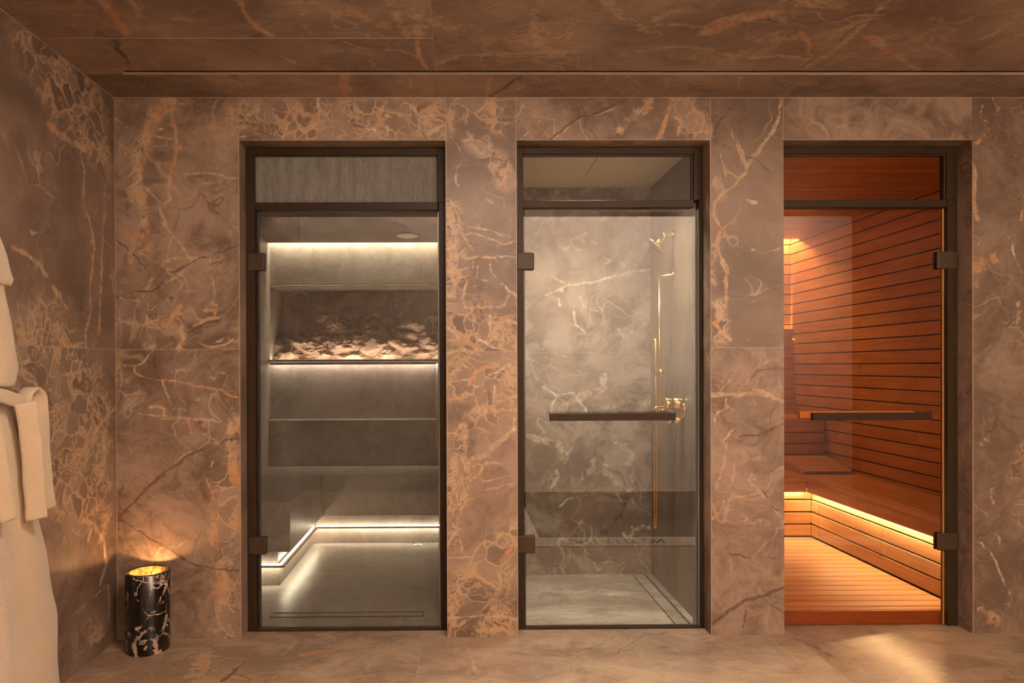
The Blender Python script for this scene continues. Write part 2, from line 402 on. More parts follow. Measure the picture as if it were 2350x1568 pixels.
RNG = random.Random(7)
class Panel:
    """A flat stone surface as a fine grid that carries vein strengths as attributes.
    plane: ax,val fixed axis; u,v the two running axes (indices)"""
    CH = ('tan', 'rust', 'white', 'crack', 'brec', 'tone')
    def __init__(s, name, ax, val, u0, u1, v0, v1, step, mat, holes=(), flip=False, slabs=(), trace=(), kind=True):
        s.ax, s.val = ax, val
        s.iu, s.iv = {'x': (1, 2), 'y': (0, 2), 'z': (0, 1)}[ax]
        def lin(a, b, cuts):
            n = max(2, int(round((b - a) / step)) + 1)
            g = np.linspace(a, b, n)
            for c in cuts:
                if a < c < b: g[np.abs(g - c).argmin()] = c
            return g
        cu = sorted({h[0] for h in holes} | {h[1] for h in holes} | {q[0] for q in slabs} | {q[1] for q in slabs})
        cv = sorted({h[2] for h in holes} | {h[3] for h in holes} | {q[2] for q in slabs} | {q[3] for q in slabs})
        gu, gv = lin(u0, u1, cu), lin(v0, v1, cv)
        U, V = np.meshgrid(gu, gv, indexing='ij')
        s.U, s.V = U, V
        s.A = {c: np.zeros_like(U) for c in s.CH}
        for tr in trace: s.paint(*tr)
        nu, nv = U.shape
        co = np.zeros((nu * nv, 3), dtype=np.float64)
        co[:, 'xyz'.index(ax)] = val
        co[:, s.iu] = U.ravel(); co[:, s.iv] = V.ravel()
        I, J = np.meshgrid(np.arange(nu - 1), np.arange(nv - 1), indexing='ij')
        cu_ = (U[:-1, :-1] + U[1:, 1:]) / 2; cv_ = (V[:-1, :-1] + V[1:, 1:]) / 2
        keep = np.ones_like(cu_, dtype=bool)
        for a, b, c, d in holes:
            keep &= ~((cu_ > a) & (cu_ < b) & (cv_ > c) & (cv_ < d))
        sid = np.full(cu_.shape, 0.37)
        stn = np.zeros(cu_.shape)
        for q in slabs:
            m = (cu_ > q[0]) & (cu_ < q[1]) & (cv_ > q[2]) & (cv_ < q[3])
            sid[m] = q[4]
            if len(q) > 5: stn[m] = q[5]
        I, J = I[keep], J[keep]
        a = I * nv + J; b = (I + 1) * nv + J; c = (I + 1) * nv + J + 1; d = I * nv + J + 1
        F = np.stack((a, b, c, d) if not flip else (a, d, c, b), 1)
        me = bpy.data.meshes.new(name)
        me.vertices.add(len(co)); me.vertices.foreach_set('co', co.astype(np.float32).ravel())
        me.loops.add(F.size); me.loops.foreach_set('vertex_index', F.ravel().astype(np.int32))
        me.polygons.add(len(F)); me.polygons.foreach_set('loop_start', (np.arange(len(F)) * 4).astype(np.int32))
        me.update(calc_edges=True)
        me.materials.append(mat)
        for ch in s.CH:
            if s.A[ch].any():
                at = me.attributes.new(ch, 'FLOAT', 'POINT')
                at.data.foreach_set('value', s.A[ch].ravel().astype(np.float32))
        at = me.attributes.new('slab', 'FLOAT', 'FACE')
        at.data.foreach_set('value', sid[keep].astype(np.float32))
        if stn.any():
            at = me.attributes.new('stone', 'FLOAT', 'FACE')
            at.data.foreach_set('value', stn[keep].astype(np.float32))
        # drop loose vertices inside openings
        bm = bmesh.new(); bm.from_mesh(me)
        loose = [v for v in bm.verts if not v.link_faces]
        bmesh.ops.delete(bm, geom=loose, context='VERTS')
        bm.to_mesh(me); bm.free()
        s.o = link(bpy.data.objects.new(name, me))
        s.o['kind'] = 'structure'
    def paint(s, ch, w, st, pts, x0=0.0, y0=0.0, sc=1.0):
        """w in metres; points in crop pixels (x0, y0 origin, sc magnification)"""
        P = []
        for p in pts:
            q = bp(p[0] / sc + x0, p[1] / sc + y0, s.ax, s.val)
            P.append((q[s.iu], q[s.iv]))
        soft = ch in ('brec', 'tone')
        # subdivide with jitter so lines meander
        Q = [P[0]]
        for a, b in zip(P, P[1:]):
            L = math.hypot(b[0] - a[0], b[1] - a[1])
            n = 1 if soft else max(1, int(L / 0.02))
            for k in range(1, n + 1):
                f = k / n
                j = 0 if (k == n or soft) else 0.0028
                Q.append((a[0] + (b[0] - a[0]) * f + RNG.gauss(0, j), a[1] + (b[1] - a[1]) * f + RNG.gauss(0, j)))
        if len(Q) == 1: Q = [Q[0], (Q[0][0] + 1e-4, Q[0][1])]
        hw = w / 2
        reach = hw * (3 if soft else 1.8) + 0.01
        us = [q[0] for q in Q]; vs = [q[1] for q in Q]
        m = (s.U > min(us) - reach) & (s.U < max(us) + reach) & (s.V > min(vs) - reach) & (s.V < max(vs) + reach)
        if not m.any(): return
        uu, vv = s.U[m], s.V[m]
        d = np.full(uu.shape, 9.0)
        for (ax_, ay), (bx, by) in zip(Q, Q[1:]):
            dx, dy = bx - ax_, by - ay
            L2 = dx * dx + dy * dy + 1e-12
            t = np.clip(((uu - ax_) * dx + (vv - ay) * dy) / L2, 0, 1)
            d = np.minimum(d, np.hypot(uu - ax_ - t * dx, vv - ay - t * dy))
        if soft:
            val = st * np.exp(-(d / hw) ** 2)
        else:
            if hw < 0.006: st *= 0.78
            hw = max(hw, 0.0060)
            val = st * np.clip(1.35 - d / hw, 0, 1)
        s.A[ch][m] = np.maximum(s.A[ch][m], val)

def seams(name, segs, mat, parent=None):
    return mk(name, segs, mat, parent)

# ================================================================ STRUCTURE
ZC = 2.48            # ceiling
XL, XR = -1.555, 4.0
YB = -3.52
OPEN = [(-0.9855, -0.0438), (0.2839, 1.1731), (1.5137, 2.3873)]   # the three doorways
ZH = 2.2814          # their head
JZ = 1.328           # horizontal joint
YF = 0.09            # front of frames

# ---- traced veins of the door wall: (channel, width m, strength, points, crop x0, y0, magnification)
K = 0.002
def L(ch, wpx, st, pts, *c): return (ch, wpx * K, st, pts) + c
a1 = (260, 220, 5.227); a2 = (260, 510, 5.227); a3 = (260, 800, 5.227); a4 = (260, 1090, 5.227)
b1 = (1010, 460, 3.137); b2 = (1010, 960, 3.074); c1 = (1620, 220, 2.658); c2 = (1620, 800, 2.342)
d1 = (2190, 220, 2.613); d2 = (2190, 820, 2.41); e1 = (550, 210, 3.672); e2 = (1180, 210, 3.672); g1 = (900, 300, 6.714)
TW = [
 L('brec', 44, .95, [(640, 30), (520, 200), (440, 420), (330, 620), (260, 860), (280, 1150), (310, 1500)], *a1),
 L('rust', 30, .75, [(650, 30), (540, 180), (470, 330), (420, 450), (370, 560)], *a1),
 L('tan', 24, .6, [(420, 480), (350, 620), (280, 800), (290, 1000)], *a1),
 L('tan', 36, .55, [(290, 1100), (320, 1300), (370, 1560)], *a1),
 L('rust', 8, 1, [(740, 50), (705, 160), (710, 280), (750, 380), (745, 480), (755, 620), (745, 700), (735, 800), (700, 880), (670, 1000), (665, 1120), (690, 1240)], *a1),
 L('rust', 14, .9, [(760, 590), (790, 620)], *a1),
 L('tan', 5, 1, [(690, 1250), (610, 1300), (540, 1260), (400, 1110)], *a1),
 L('tan', 7, .9, [(560, 1340), (600, 1460), (640, 1560)], *a1),
 L('tan', 2.5, .8, [(740, 950), (900, 940), (1080, 930), (1280, 945), (1370, 990), (1500, 990)], *a1),
 L('tan', 3, .8, [(20, 275), (110, 330), (170, 385)], *a1), L('tan', 4, .8, [(20, 535), (110, 600), (200, 670)], *a1),
 L('tan', 2.5, .8, [(110, 600), (150, 710)], *a1), L('tan', 3, .7, [(220, 430), (190, 540), (150, 580)], *a1),
 L('tan', 2, .8, [(520, 485), (650, 515), (700, 525)], *a1), L('white', 5, .8, [(545, 400), (585, 398)], *a1),
 L('tone', 60, .35, [(560, 600), (520, 1000)], *a1), L('tone', 40, .3, [(150, 280), (100, 450)], *a1),
 # second crop
 L('rust', 40, .62, [(230, 120), (260, 300), (400, 100), (380, 420)], *a2), L('brec', 50, .7, [(330, 0), (330, 250), (350, 480)], *a2),
 L('rust', 14, .9, [(200, 360), (210, 480)], *a2),
 L('tan', 7, 1, [(600, 10), (700, 150), (790, 240), (850, 340), (910, 430), (1000, 430)], *a2),
 L('tan', 14, .6, [(880, 440), (740, 420), (620, 480), (530, 600), (440, 740), (400, 800)], *a2),
 L('tan', 3, .8, [(700, 180), (660, 330), (640, 430), (600, 480)], *a2), L('tan', 12, .6, [(940, 470), (920, 540), (800, 640), (640, 720)], *a2),
 L('crack', 4.5, 1, [(25, 905), (170, 855), (280, 832), (420, 832), (520, 795), (590, 720)], *a2),
 L('crack', 4, .9, [(650, 600), (740, 598), (860, 530), (960, 475), (1060, 420), (1180, 395), (1300, 350), (1490, 285)], *a2),
 L('crack', 3, .7, [(930, 605), (1080, 565), (1180, 500), (1440, 415)], *a2), L('crack', 3, .8, [(20, 190), (180, 340), (280, 420), (340, 500), (390, 550)], *a2),
 L('tan', 5, .9, [(1150, 400), (1165, 500), (1125, 590), (1190, 680), (1220, 820), (1215, 900), (1190, 1000)], *a2),
 L('tan', 7, .6, [(850, 830), (1000, 830), (1090, 870), (1170, 960), (1240, 1000), (1290, 880)], *a2),
 L('tan', 3, .8, [(20, 1250), (150, 1040), (220, 1020), (300, 940), (400, 850)], *a2), L('tan', 4, .7, [(410, 840), (420, 1000), (400, 1170), (370, 1340)], *a2),
 L('rust', 5, .9, [(90, 1200), (180, 1215), (280, 1200), (330, 1320), (340, 1420)], *a2), L('rust', 10, .8, [(270, 1500), (330, 1510)], *a2),
 L('tone', 34, .7, [(190, 1340), (150, 1470)], *a2), L('tone', 24, .6, [(230, 900), (280, 1120)], *a2), L('tone', 18, .5, [(680, 1400), (560, 1470)], *a2),
 L('brec', 40, .9, [(460, 1060), (470, 1250), (430, 1480)], *a2), L('brec', 34, .7, [(800, 1100), (830, 1300), (800, 1500)], *a2),
 L('rust', 16, .8, [(800, 1010), (730, 1100), (620, 1230)], *a2), L('rust', 13, .75, [(840, 1240), (830, 1400), (780, 1530)], *a2),
 L('rust', 8, .9, [(1090, 1060), (1230, 1060), (1215, 1110)], *a2), L('crack', 6, .9, [(900, 1330), (1000, 1270), (1110, 1205), (1260, 1180)], *a2),
 L('tan', 9, .7, [(930, 1250), (1060, 1200), (1130, 1150), (1250, 1150)], *a2), L('crack', 5, .8, [(800, 1130), (870, 1240)], *a2),
 L('tan', 6, .8, [(1010, 1440), (1100, 1480), (1220, 1500), (1340, 1470), (1430, 1410)], *a2), L('white', 4, .9, [(1230, 1440), (1280, 1430), (1320, 1395)], *a2),
 L('tan', 2.5, .8, [(560, 860), (640, 920), (700, 1000)], *a2), L('crack', 2.5, .7, [(550, 800), (620, 920)], *a2), L('crack', 8, .9, [(700, 908)], *a2),
 # lower left slab
 L('tan', 3.5, .9, [(30, 160), (110, 205), (240, 215), (330, 190), (400, 110), (480, 35)], *a3), L('crack', 2, .8, [(488, 40), (495, 220), (530, 350), (570, 380)], *a3),
 L('rust', 4, .9, [(250, 230), (260, 290), (340, 335), (460, 365), (560, 380)], *a3), L('rust', 2.5, .9, [(570, 380), (700, 390), (870, 425), (1030, 455), (1160, 470)], *a3),
 L('tan', 6, .9, [(580, 385), (620, 480), (660, 580), (690, 660)], *a3), L('rust', 4, .8, [(1160, 480), (1300, 495), (1380, 555), (1500, 590)], *a3),
 L('tan', 4, .7, [(1090, 200), (1150, 290), (1210, 390), (1250, 280), (1330, 300)], *a3), L('tan', 14, .45, [(700, 270), (850, 250), (1100, 290)], *a3),
 L('rust', 7, .8, [(430, 700), (560, 700), (620, 730), (600, 790)], *a3), L('tan', 4, .8, [(200, 745), (350, 790), (560, 810), (760, 830), (900, 840), (1300, 875)], *a3),
 L('tan', 3, .6, [(620, 720), (900, 725)], *a3), L('tan', 4, .7, [(560, 850), (700, 850), (780, 865)], *a3), L('brec', 26, .8, [(1000, 920), (1100, 980)], *a3),
 L('rust', 6, .7, [(900, 860), (930, 960), (940, 1020)], *a3), L('crack', 10, 1, [(1040, 890)], *a3), L('tan', 5, .9, [(1060, 1000), (1180, 1080), (1260, 1125), (1330, 1080), (1390, 940), (1420, 880)], *a3),
 L('rust', 26, .8, [(1470, 880), (1420, 1000)], *a3), L('rust', 30, .75, [(1440, 1240), (1400, 1400), (1450, 1560)], *a3), L('brec', 50, .75, [(1460, 860), (1440, 1200), (1400, 1560)], *a3),
 L('crack', 4.5, 1, [(1500, 1085), (1330, 1095), (1240, 1155), (1060, 1215), (960, 1260), (850, 1310), (790, 1390), (680, 1440), (600, 1500), (520, 1565)], *a3),
 L('tan', 4, .7, [(940, 1240), (820, 1310), (700, 1420), (560, 1530)], *a3), L('tan', 3, .9, [(1270, 1190), (1210, 1320), (1170, 1430)], *a3), L('tan', 2.5, .8, [(1440, 640), (1400, 750)], *a3),
 L('crack', 4, 1, [(610, 0), (500, 80), (400, 160), (300, 270), (200, 370), (100, 490)], *a4), L('crack', 3.5, .9, [(60, 540), (160, 580), (250, 650), (340, 690), (420, 760), (560, 820), (680, 890), (790, 970), (900, 1050), (1010, 1095), (1180, 1120), (1500, 1150)], *a4),
 L('tan', 3, .8, [(560, 880), (640, 870), (780, 860), (880, 800)], *a4), L('tan', 3, .7, [(560, 880), (520, 960), (470, 1050)], *a4),
 L('rust', 34, .55, [(1240, 200), (1210, 500), (1200, 760), (1240, 1000), (1290, 1250), (1260, 1560)], *a4), L('brec', 80, .8, [(1350, 100), (1330, 600), (1370, 1000), (1380, 1560)], *a4),
 L('tan', 5, .8, [(1120, 60), (1200, 250), (1190, 500), (1180, 780), (1230, 1000), (1260, 1200)], *a4),
 L('brec', 40, .8, [(500, 1400), (520, 1460)]), L('rust', 20, .5, [(470, 1440), (500, 1450)]),
 # lintel over the steam room
 L('brec', 100, 1.0, [(560, 275), (1015, 275)]), L('rust', 6, 1, [(475, 80), (480, 180), (475, 250)], *e1), L('rust', 6, 1, [(850, 110), (865, 165), (920, 205), (1000, 218)], *e1),
 L('rust', 6, .9, [(680, 150), (740, 212)], *e1), L('tone', 38, .7, [(570, 130), (570, 230)], *e1), L('tan', 12, .8, [(500, 280), (545, 340), (640, 275)], *e1),
 L('white', 4, 1, [(1022, 320), (1010, 405)], *e1), L('white', 9, .9, [(1060, 320), (1140, 330)], *e1), L('white', 4, .9, [(658, 60), (665, 130)], *e1), L('white', 6, .8, [(1230, 205), (1270, 215)], *e1),
 L('white', 4, .9, [(5, 385), (160, 350)], *e1), L('tan', 12, .8, [(80, 190), (170, 150)], *e1), L('tan', 4, .8, [(1000, 70), (1000, 200)], *e1), L('tan', 4, .8, [(780, 180), (850, 100), (980, 65)], *e1),
 L('tan', 5, .8, [(1180, 150), (1400, 200), (1700, 205)], *e1), L('tan', 14, .7, [(1480, 180), (1590, 360), (1700, 290)], *e1), L('tan', 4, .8, [(1390, 90), (1490, 170)], *e1), L('white', 4, .8, [(1245, 300), (1248, 400)], *e1), L('white', 6, .8, [(1390, 295), (1330, 325)], *e1),
 L('tan', 5, .8, [(660, 60), (670, 250), (560, 310)], *e1), L('tan', 3, .8, [(210, 170), (210, 320)], *e1), L('tan', 6, .8, [(360, 400), (400, 280), (480, 200)], *e1),
 # pier between steam room and shower
 L('brec', 90, .9, [(1060, 245), (1110, 255), (1150, 275)]), L('brec', 52, .95, [(1200, 150), (1400, 300), (1600, 480), (1700, 620), (1790, 800)], *g1), L('tan', 3, .8, [(900, 90), (1010, 220), (1060, 350), (1100, 400)], *g1),
 L('tan', 6, .6, [(1100, 400), (1010, 560), (970, 720), (1020, 850)], *g1), L('rust', 4, .8, [(1330, 660), (1320, 780), (1340, 860)], *g1), L('white', 2.5, .8, [(1440, 1040), (1550, 1115)], *g1), L('rust', 6, .7, [(1560, 500), (1660, 680), (1760, 900)], *g1),
 L('tone', 50, .4, [(1250, 400), (1500, 800)], *g1),
 L('tan', 26, .62, [(60, 60), (90, 200), (90, 330), (80, 500), (110, 600), (90, 690)], *b1), L('brec', 60, .9, [(80, 60), (100, 300), (90, 560), (110, 700)], *b1),
 L('tan', 5, 1, [(75, 0), (130, 110), (150, 220), (190, 290), (240, 355)], *b1), L('tan', 3.5, 1, [(180, 248), (260, 243), (340, 270), (450, 320), (550, 295)], *b1), L('tan', 3, .9, [(200, 190), (330, 210), (410, 235), (500, 265)], *b1),
 L('tan', 7, .8, [(180, 415), (300, 410), (400, 412)], *b1), L('white', 4, .8, [(405, 395), (550, 412)], *b1), L('white', 5, .8, [(360, 460), (370, 530), (430, 590), (490, 640), (500, 680)], *b1), L('tan', 9, .8, [(480, 640), (550, 690)], *b1),
 L('tan', 8, .8, [(200, 590), (160, 700), (180, 770), (350, 765), (460, 760), (490, 690)], *b1), L('tan', 4, .8, [(240, 430), (235, 520), (190, 590)], *b1), L('tan', 6, .8, [(270, 470), (260, 560), (340, 580)], *b1),
 L('tone', 14, .8, [(145, 570), (150, 620)], *b1), L('tone', 60, .25, [(330, 100), (450, 150)], *b1),
 L('rust', 9, .95, [(150, 960), (230, 1040), (265, 1085)], *b1), L('rust', 7, .9, [(40, 1015), (115, 1010)], *b1), L('rust', 7, .9, [(370, 850), (440, 842)], *b1), L('rust', 6, .9, [(480, 865), (555, 885)], *b1),
 L('rust', 8, .9, [(205, 1330), (255, 1240), (320, 1205), (390, 1212)], *b1), L('rust', 7, .9, [(395, 1455), (555, 1415)], *b1), L('rust', 5, .8, [(175, 1190), (220, 1212)], *b1),
 L('white', 5, .9, [(50, 910), (120, 970), (130, 1010)], *b1), L('white', 3.5, .9, [(358, 830), (365, 960), (400, 990)], *b1), L('white', 8, .8, [(280, 1005), (400, 1065)], *b1), L('white', 5, .8, [(330, 1270), (430, 1220), (520, 1180)], *b1),
 L('white', 4, .9, [(392, 1335), (385, 1470)], *b1), L('white', 6, .7, [(160, 1290), (290, 1345)], *b1), L('tone', 26, .75, [(190, 1105)], *b1), L('tone', 18, .55, [(350, 1400)], *b1), L('tone', 14, .5, [(300, 910)], *b1),
 L('brec', 150, .75, [(60, 860), (300, 900), (500, 1100), (100, 1250), (300, 1500)], *b1), L('tan', 10, .7, [(40, 1110), (160, 1070), (300, 1120)], *b1), L('tan', 12, .6, [(250, 1520), (550, 1510)], *b1), L('tan', 5, .7, [(230, 790), (250, 930), (190, 950)], *b1),
 L('tan', 22, .7, [(160, 60), (190, 150), (170, 260), (200, 420)], *b2), L('tan', 14, .85, [(230, 280), (310, 260), (400, 180), (530, 70)], *b2), L('tan', 10, .8, [(220, 440), (330, 320)], *b2), L('white', 7, .7, [(525, 0), (520, 80)], *b2),
 L('tan', 8, .9, [(210, 440), (185, 560), (130, 700), (100, 820), (50, 900)], *b2), L('brec', 76, .9, [(100, 150), (120, 400), (110, 620), (60, 800)], *b2), L('tan', 4, .9, [(230, 470), (350, 440), (490, 405), (550, 425)], *b2),
 L('tan', 4, .85, [(250, 520), (400, 495), (550, 445)], *b2), L('tan', 4, .8, [(200, 335), (550, 305)], *b2), L('tone', 80, .33, [(330, 600), (300, 850)], *b2), L('tone', 30, .4, [(480, 180), (420, 260)], *b2),
 L('tan', 3, .8, [(320, 740), (325, 820), (315, 890)], *b2), L('tan', 4, .8, [(285, 890), (240, 960), (195, 1060)], *b2), L('tan', 4, .6, [(50, 990), (200, 980), (330, 962)], *b2), L('tan', 5, .6, [(140, 860), (155, 950)], *b2),
 L('brec', 130, .9, [(540, 850), (440, 1000), (300, 1180), (150, 1330), (100, 1500), (400, 1450)], *b2), L('rust', 16, .6, [(520, 900), (430, 1010)], *b2), L('rust', 18, .7, [(280, 1500), (440, 1480)], *b2), L('tan', 6, .8, [(60, 1410), (250, 1400), (440, 1395), (550, 1425)], *b2),
 L('white', 5, .8, [(220, 1460), (260, 1500)], *b2), L('tone', 26, .6, [(510, 1370), (490, 1440)], *b2),
 # lintel over the shower
 L('crack', 5, 1, [(300, 405), (420, 305), (560, 212), (640, 205), (740, 155), (850, 110), (960, 55)], *e2), L('tan', 4, .6, [(320, 405), (560, 230), (700, 200), (860, 140), (1000, 55)], *e2),
 L('rust', 12, .9, [(1210, 395), (1255, 310), (1285, 200), (1315, 110), (1325, 50)], *e2), L('tan', 4, .9, [(1240, 390), (1275, 270), (1300, 150), (1400, 55)], *e2), L('brec', 80, .85, [(1370, 120), (1450, 220), (1560, 330)], *e2),
 L('rust', 10, .9, [(1350, 215), (1400, 235), (1380, 360)], *e2), L('rust', 34, .4, [(900, 310), (1020, 190), (1150, 100)], *e2), L('rust', 4, .8, [(160, 150), (215, 245), (100, 360), (60, 400)], *e2), L('tone', 30, .6, [(1330, 300), (1380, 130)], *e2), L('tone', 40, .3, [(500, 300), (700, 120)], *e2),
 # pier between shower and sauna
 L('tan', 10, .85, [(455, 10), (450, 110), (410, 220), (330, 320), (270, 400), (245, 470), (190, 530)], *c1), L('tan', 8, .9, [(190, 530), (110, 590), (55, 650), (45, 730), (95, 810)], *c1), L('rust', 13, .8, [(85, 830), (75, 920), (100, 1000), (125, 1080), (125, 1160), (120, 1290)], *c1),
 L('tan', 3, .9, [(185, 170), (190, 260), (225, 350), (240, 440)], *c1), L('tan', 3, .8, [(155, 200), (175, 270), (230, 420)], *c1), L('tan', 3, .8, [(70, 320), (110, 430), (135, 550)], *c1), L('tan', 5, .8, [(125, 455), (180, 490), (200, 515)], *c1), L('tan', 3, .8, [(50, 500), (65, 560)], *c1), L('tan', 3, .8, [(85, 480), (115, 580)], *c1),
 L('crack', 3, .9, [(30, 270), (100, 300), (170, 330)], *c1), L('crack', 3, .7, [(250, 375), (290, 380), (340, 415), (420, 500)], *c1), L('crack', 4, .8, [(60, 250), (55, 210), (90, 140), (150, 75)], *c1), L('white', 9, .8, [(250, 638), (305, 652)], *c1), L('white', 4, .7, [(280, 940), (360, 957), (460, 928)], *c1), L('tan', 4, .6, [(130, 935), (240, 915)], *c1),
 L('rust', 13, .9, [(40, 1260), (100, 1310), (50, 1390), (110, 1450), (150, 1490)], *c1), L('brec', 50, .8, [(60, 1300), (100, 1480)], *c1), L('tan', 3, .6, [(270, 1270), (400, 1210)], *c1), L('tone', 110, .5, [(250, 800), (300, 1400)], *c1), L('brec', 36, .5, [(60, 520), (180, 800)], *c1),
 L('rust', 12, .85, [(30, 245), (150, 248), (270, 240), (330, 250)], *c2), L('tan', 10, .85, [(260, 220), (300, 230), (415, 285)], *c2), L('tan', 3, .8, [(330, 70), (270, 110), (220, 190)], *c2), L('tan', 3, .7, [(310, 10), (320, 70)], *c2), L('tan', 6, .7, [(270, 200), (295, 140)], *c2), L('tan', 3, .7, [(190, 75), (130, 170), (80, 230)], *c2), L('tan', 3, .7, [(350, 110), (355, 220)], *c2),
 L('tan', 4, .9, [(110, 270), (105, 300), (145, 330), (150, 400)], *c2), L('rust', 6, .9, [(140, 440), (95, 500), (110, 530)], *c2), L('tan', 4, .8, [(45, 390), (60, 345), (110, 320)], *c2), L('tan', 5, .8, [(125, 460), (95, 640), (50, 760)], *c2), L('tan', 5, .7, [(150, 620), (145, 700), (100, 790)], *c2),
 L('rust', 7, .9, [(35, 915), (85, 870), (95, 820)], *c2), L('tan', 5, .7, [(95, 820), (160, 805), (280, 775)], *c2), L('tan', 12, .6, [(230, 710), (300, 780), (410, 905)], *c2), L('crack', 2.5, .8, [(300, 760), (340, 820), (410, 900)], *c2),
 L('crack', 8, .9, [(30, 1482), (120, 1412), (210, 1355), (330, 1325), (415, 1288)], *c2), L('crack', 3, .6, [(130, 1105), (250, 1125), (400, 1132)], *c2), L('crack', 3, .5, [(215, 1370), (200, 1500)], *c2), L('tan', 26, .4, [(230, 930), (330, 940)], *c2), L('tan', 14, .35, [(40, 570), (180, 600), (290, 590)], *c2),
 L('tone', 50, .35, [(150, 300), (300, 290)], *c2), L('crack', 2, .6, [(180, 475), (300, 460), (415, 405)], *c2),
 # right end of the wall
 L('rust', 12, .55, [(270, 70), (210, 200), (150, 270), (105, 300), (118, 400), (120, 520), (120, 640), (140, 740)], *d1), L('tan', 6, .6, [(230, 20), (270, 80)], *d1), L('tan', 8, .4, [(170, 60), (160, 130), (200, 160)], *d1), L('rust', 50, .5, [(60, 1030), (150, 990), (230, 980)], *d1),
 L('white', 6, .5, [(280, 795), (350, 880), (370, 1000), (410, 1060)], *d1), L('tan', 8, .5, [(410, 650), (400, 750)], *d1), L('rust', 18, .5, [(390, 1250), (380, 1380)], *d1), L('crack', 3, .6, [(180, 1395), (300, 1390), (370, 1335)], *d1), L('tone', 90, .4, [(80, 450), (60, 750), (300, 600)], *d1),
 L('white', 6, .5, [(110, 1000), (200, 1080), (270, 1230), (330, 1350), (380, 1375)], *d2), L('tan', 6, .5, [(270, 750), (240, 950), (250, 1040)], *d2), L('rust', 34, .5, [(190, 340), (150, 470)], *d2), L('rust', 34, .5, [(150, 1380), (250, 1480)], *d2), L('rust', 18, .4, [(215, 720), (215, 800)], *d2), L('tone', 80, .35, [(150, 750), (140, 1000)], *d2), L('white', 30, .3, [(260, 1370), (380, 1340)], *d2),
]
xs = lambda px, py, : bp(px, py, 'y', 0)[0]
X0, X1_, X2_, X3_, X4_, X5_, X6_ = XL, -0.9855, -0.0438, 0.2839, 1.1731, 1.5137, 2.3873
slabsW = [(X0, X1_, JZ, ZC, .11, .0), (X0, X1_, 0, JZ, .23), (X1_, X2_, ZH, ZC, .31, -.25), (X2_, X3_, JZ - .015, ZC, .47, .35), (X2_, X3_, 0, JZ - .015, .53),
          (X3_, X4_, ZH, ZC, .61, .10), (X4_, X5_, JZ, ZC, .71, .55), (X4_, X5_, 0, JZ, .83, .05), (X5_, X6_, ZH, ZC, .91, .08), (X6_, XR, 0, ZC, 1.07, .38)]
front = Panel('wall_front', 'y', 0.0, XL, XR, 0, ZC, 0.0052, M_WALL, holes=[(a, b, 0, ZH) for a, b in OPEN], slabs=slabsW, trace=TW)
# slim joints between the slabs
gj = []
def vj(x, z0, z1, w_=0.0014): gj.append((x - w_, x + w_, -0.0012, 0.001, z0, z1))
def hj(z, x0, x1, w_=0.0012): gj.append((x0, x1, -0.0012, 0.001, z - w_, z + w_))
vj(X1_ - .003, 0, ZC); vj(X2_ + .003, 0, ZC); vj(X3_ - .003, 0, ZC); vj(X4_ + .003, 0, ZC); vj(X5_ - .003, ZH, ZC); vj(X6_ + .004, 0, ZH - .1)
vj(XL + 0.003, 0, ZC)
hj(JZ, X0, X1_); hj(JZ - .015, X2_, X3_); hj(JZ, X4_, X5_); hj(ZC - 0.003, XL, XR)
for a, b in OPEN: hj(ZH + .002, a, b)
seams('joint', gj, M_GROUT, front.o)

# reveals of the doorways (sides and head), floor runs through
for i, (a, b) in enumerate(OPEN):
    D_ = 0.16
    for nm, ax, val, u0, u1, v0, v1, fl in (('reveal', 'x', a, 0, D_, 0, ZH, True), ('reveal', 'x', b, 0, D_, 0, ZH, False), ('reveal', 'z', ZH, a, b, 0, D_, True)):
        p = Panel(nm, ax, val, u0, u1, v0, v1, 0.04, M_LEFT, flip=fl, slabs=[(u0, u1, v0, v1, 1.3 + i * .17 + (0.05 if ax == 'x' else 0))])
        p.o.parent = front.o; del p.o['kind']

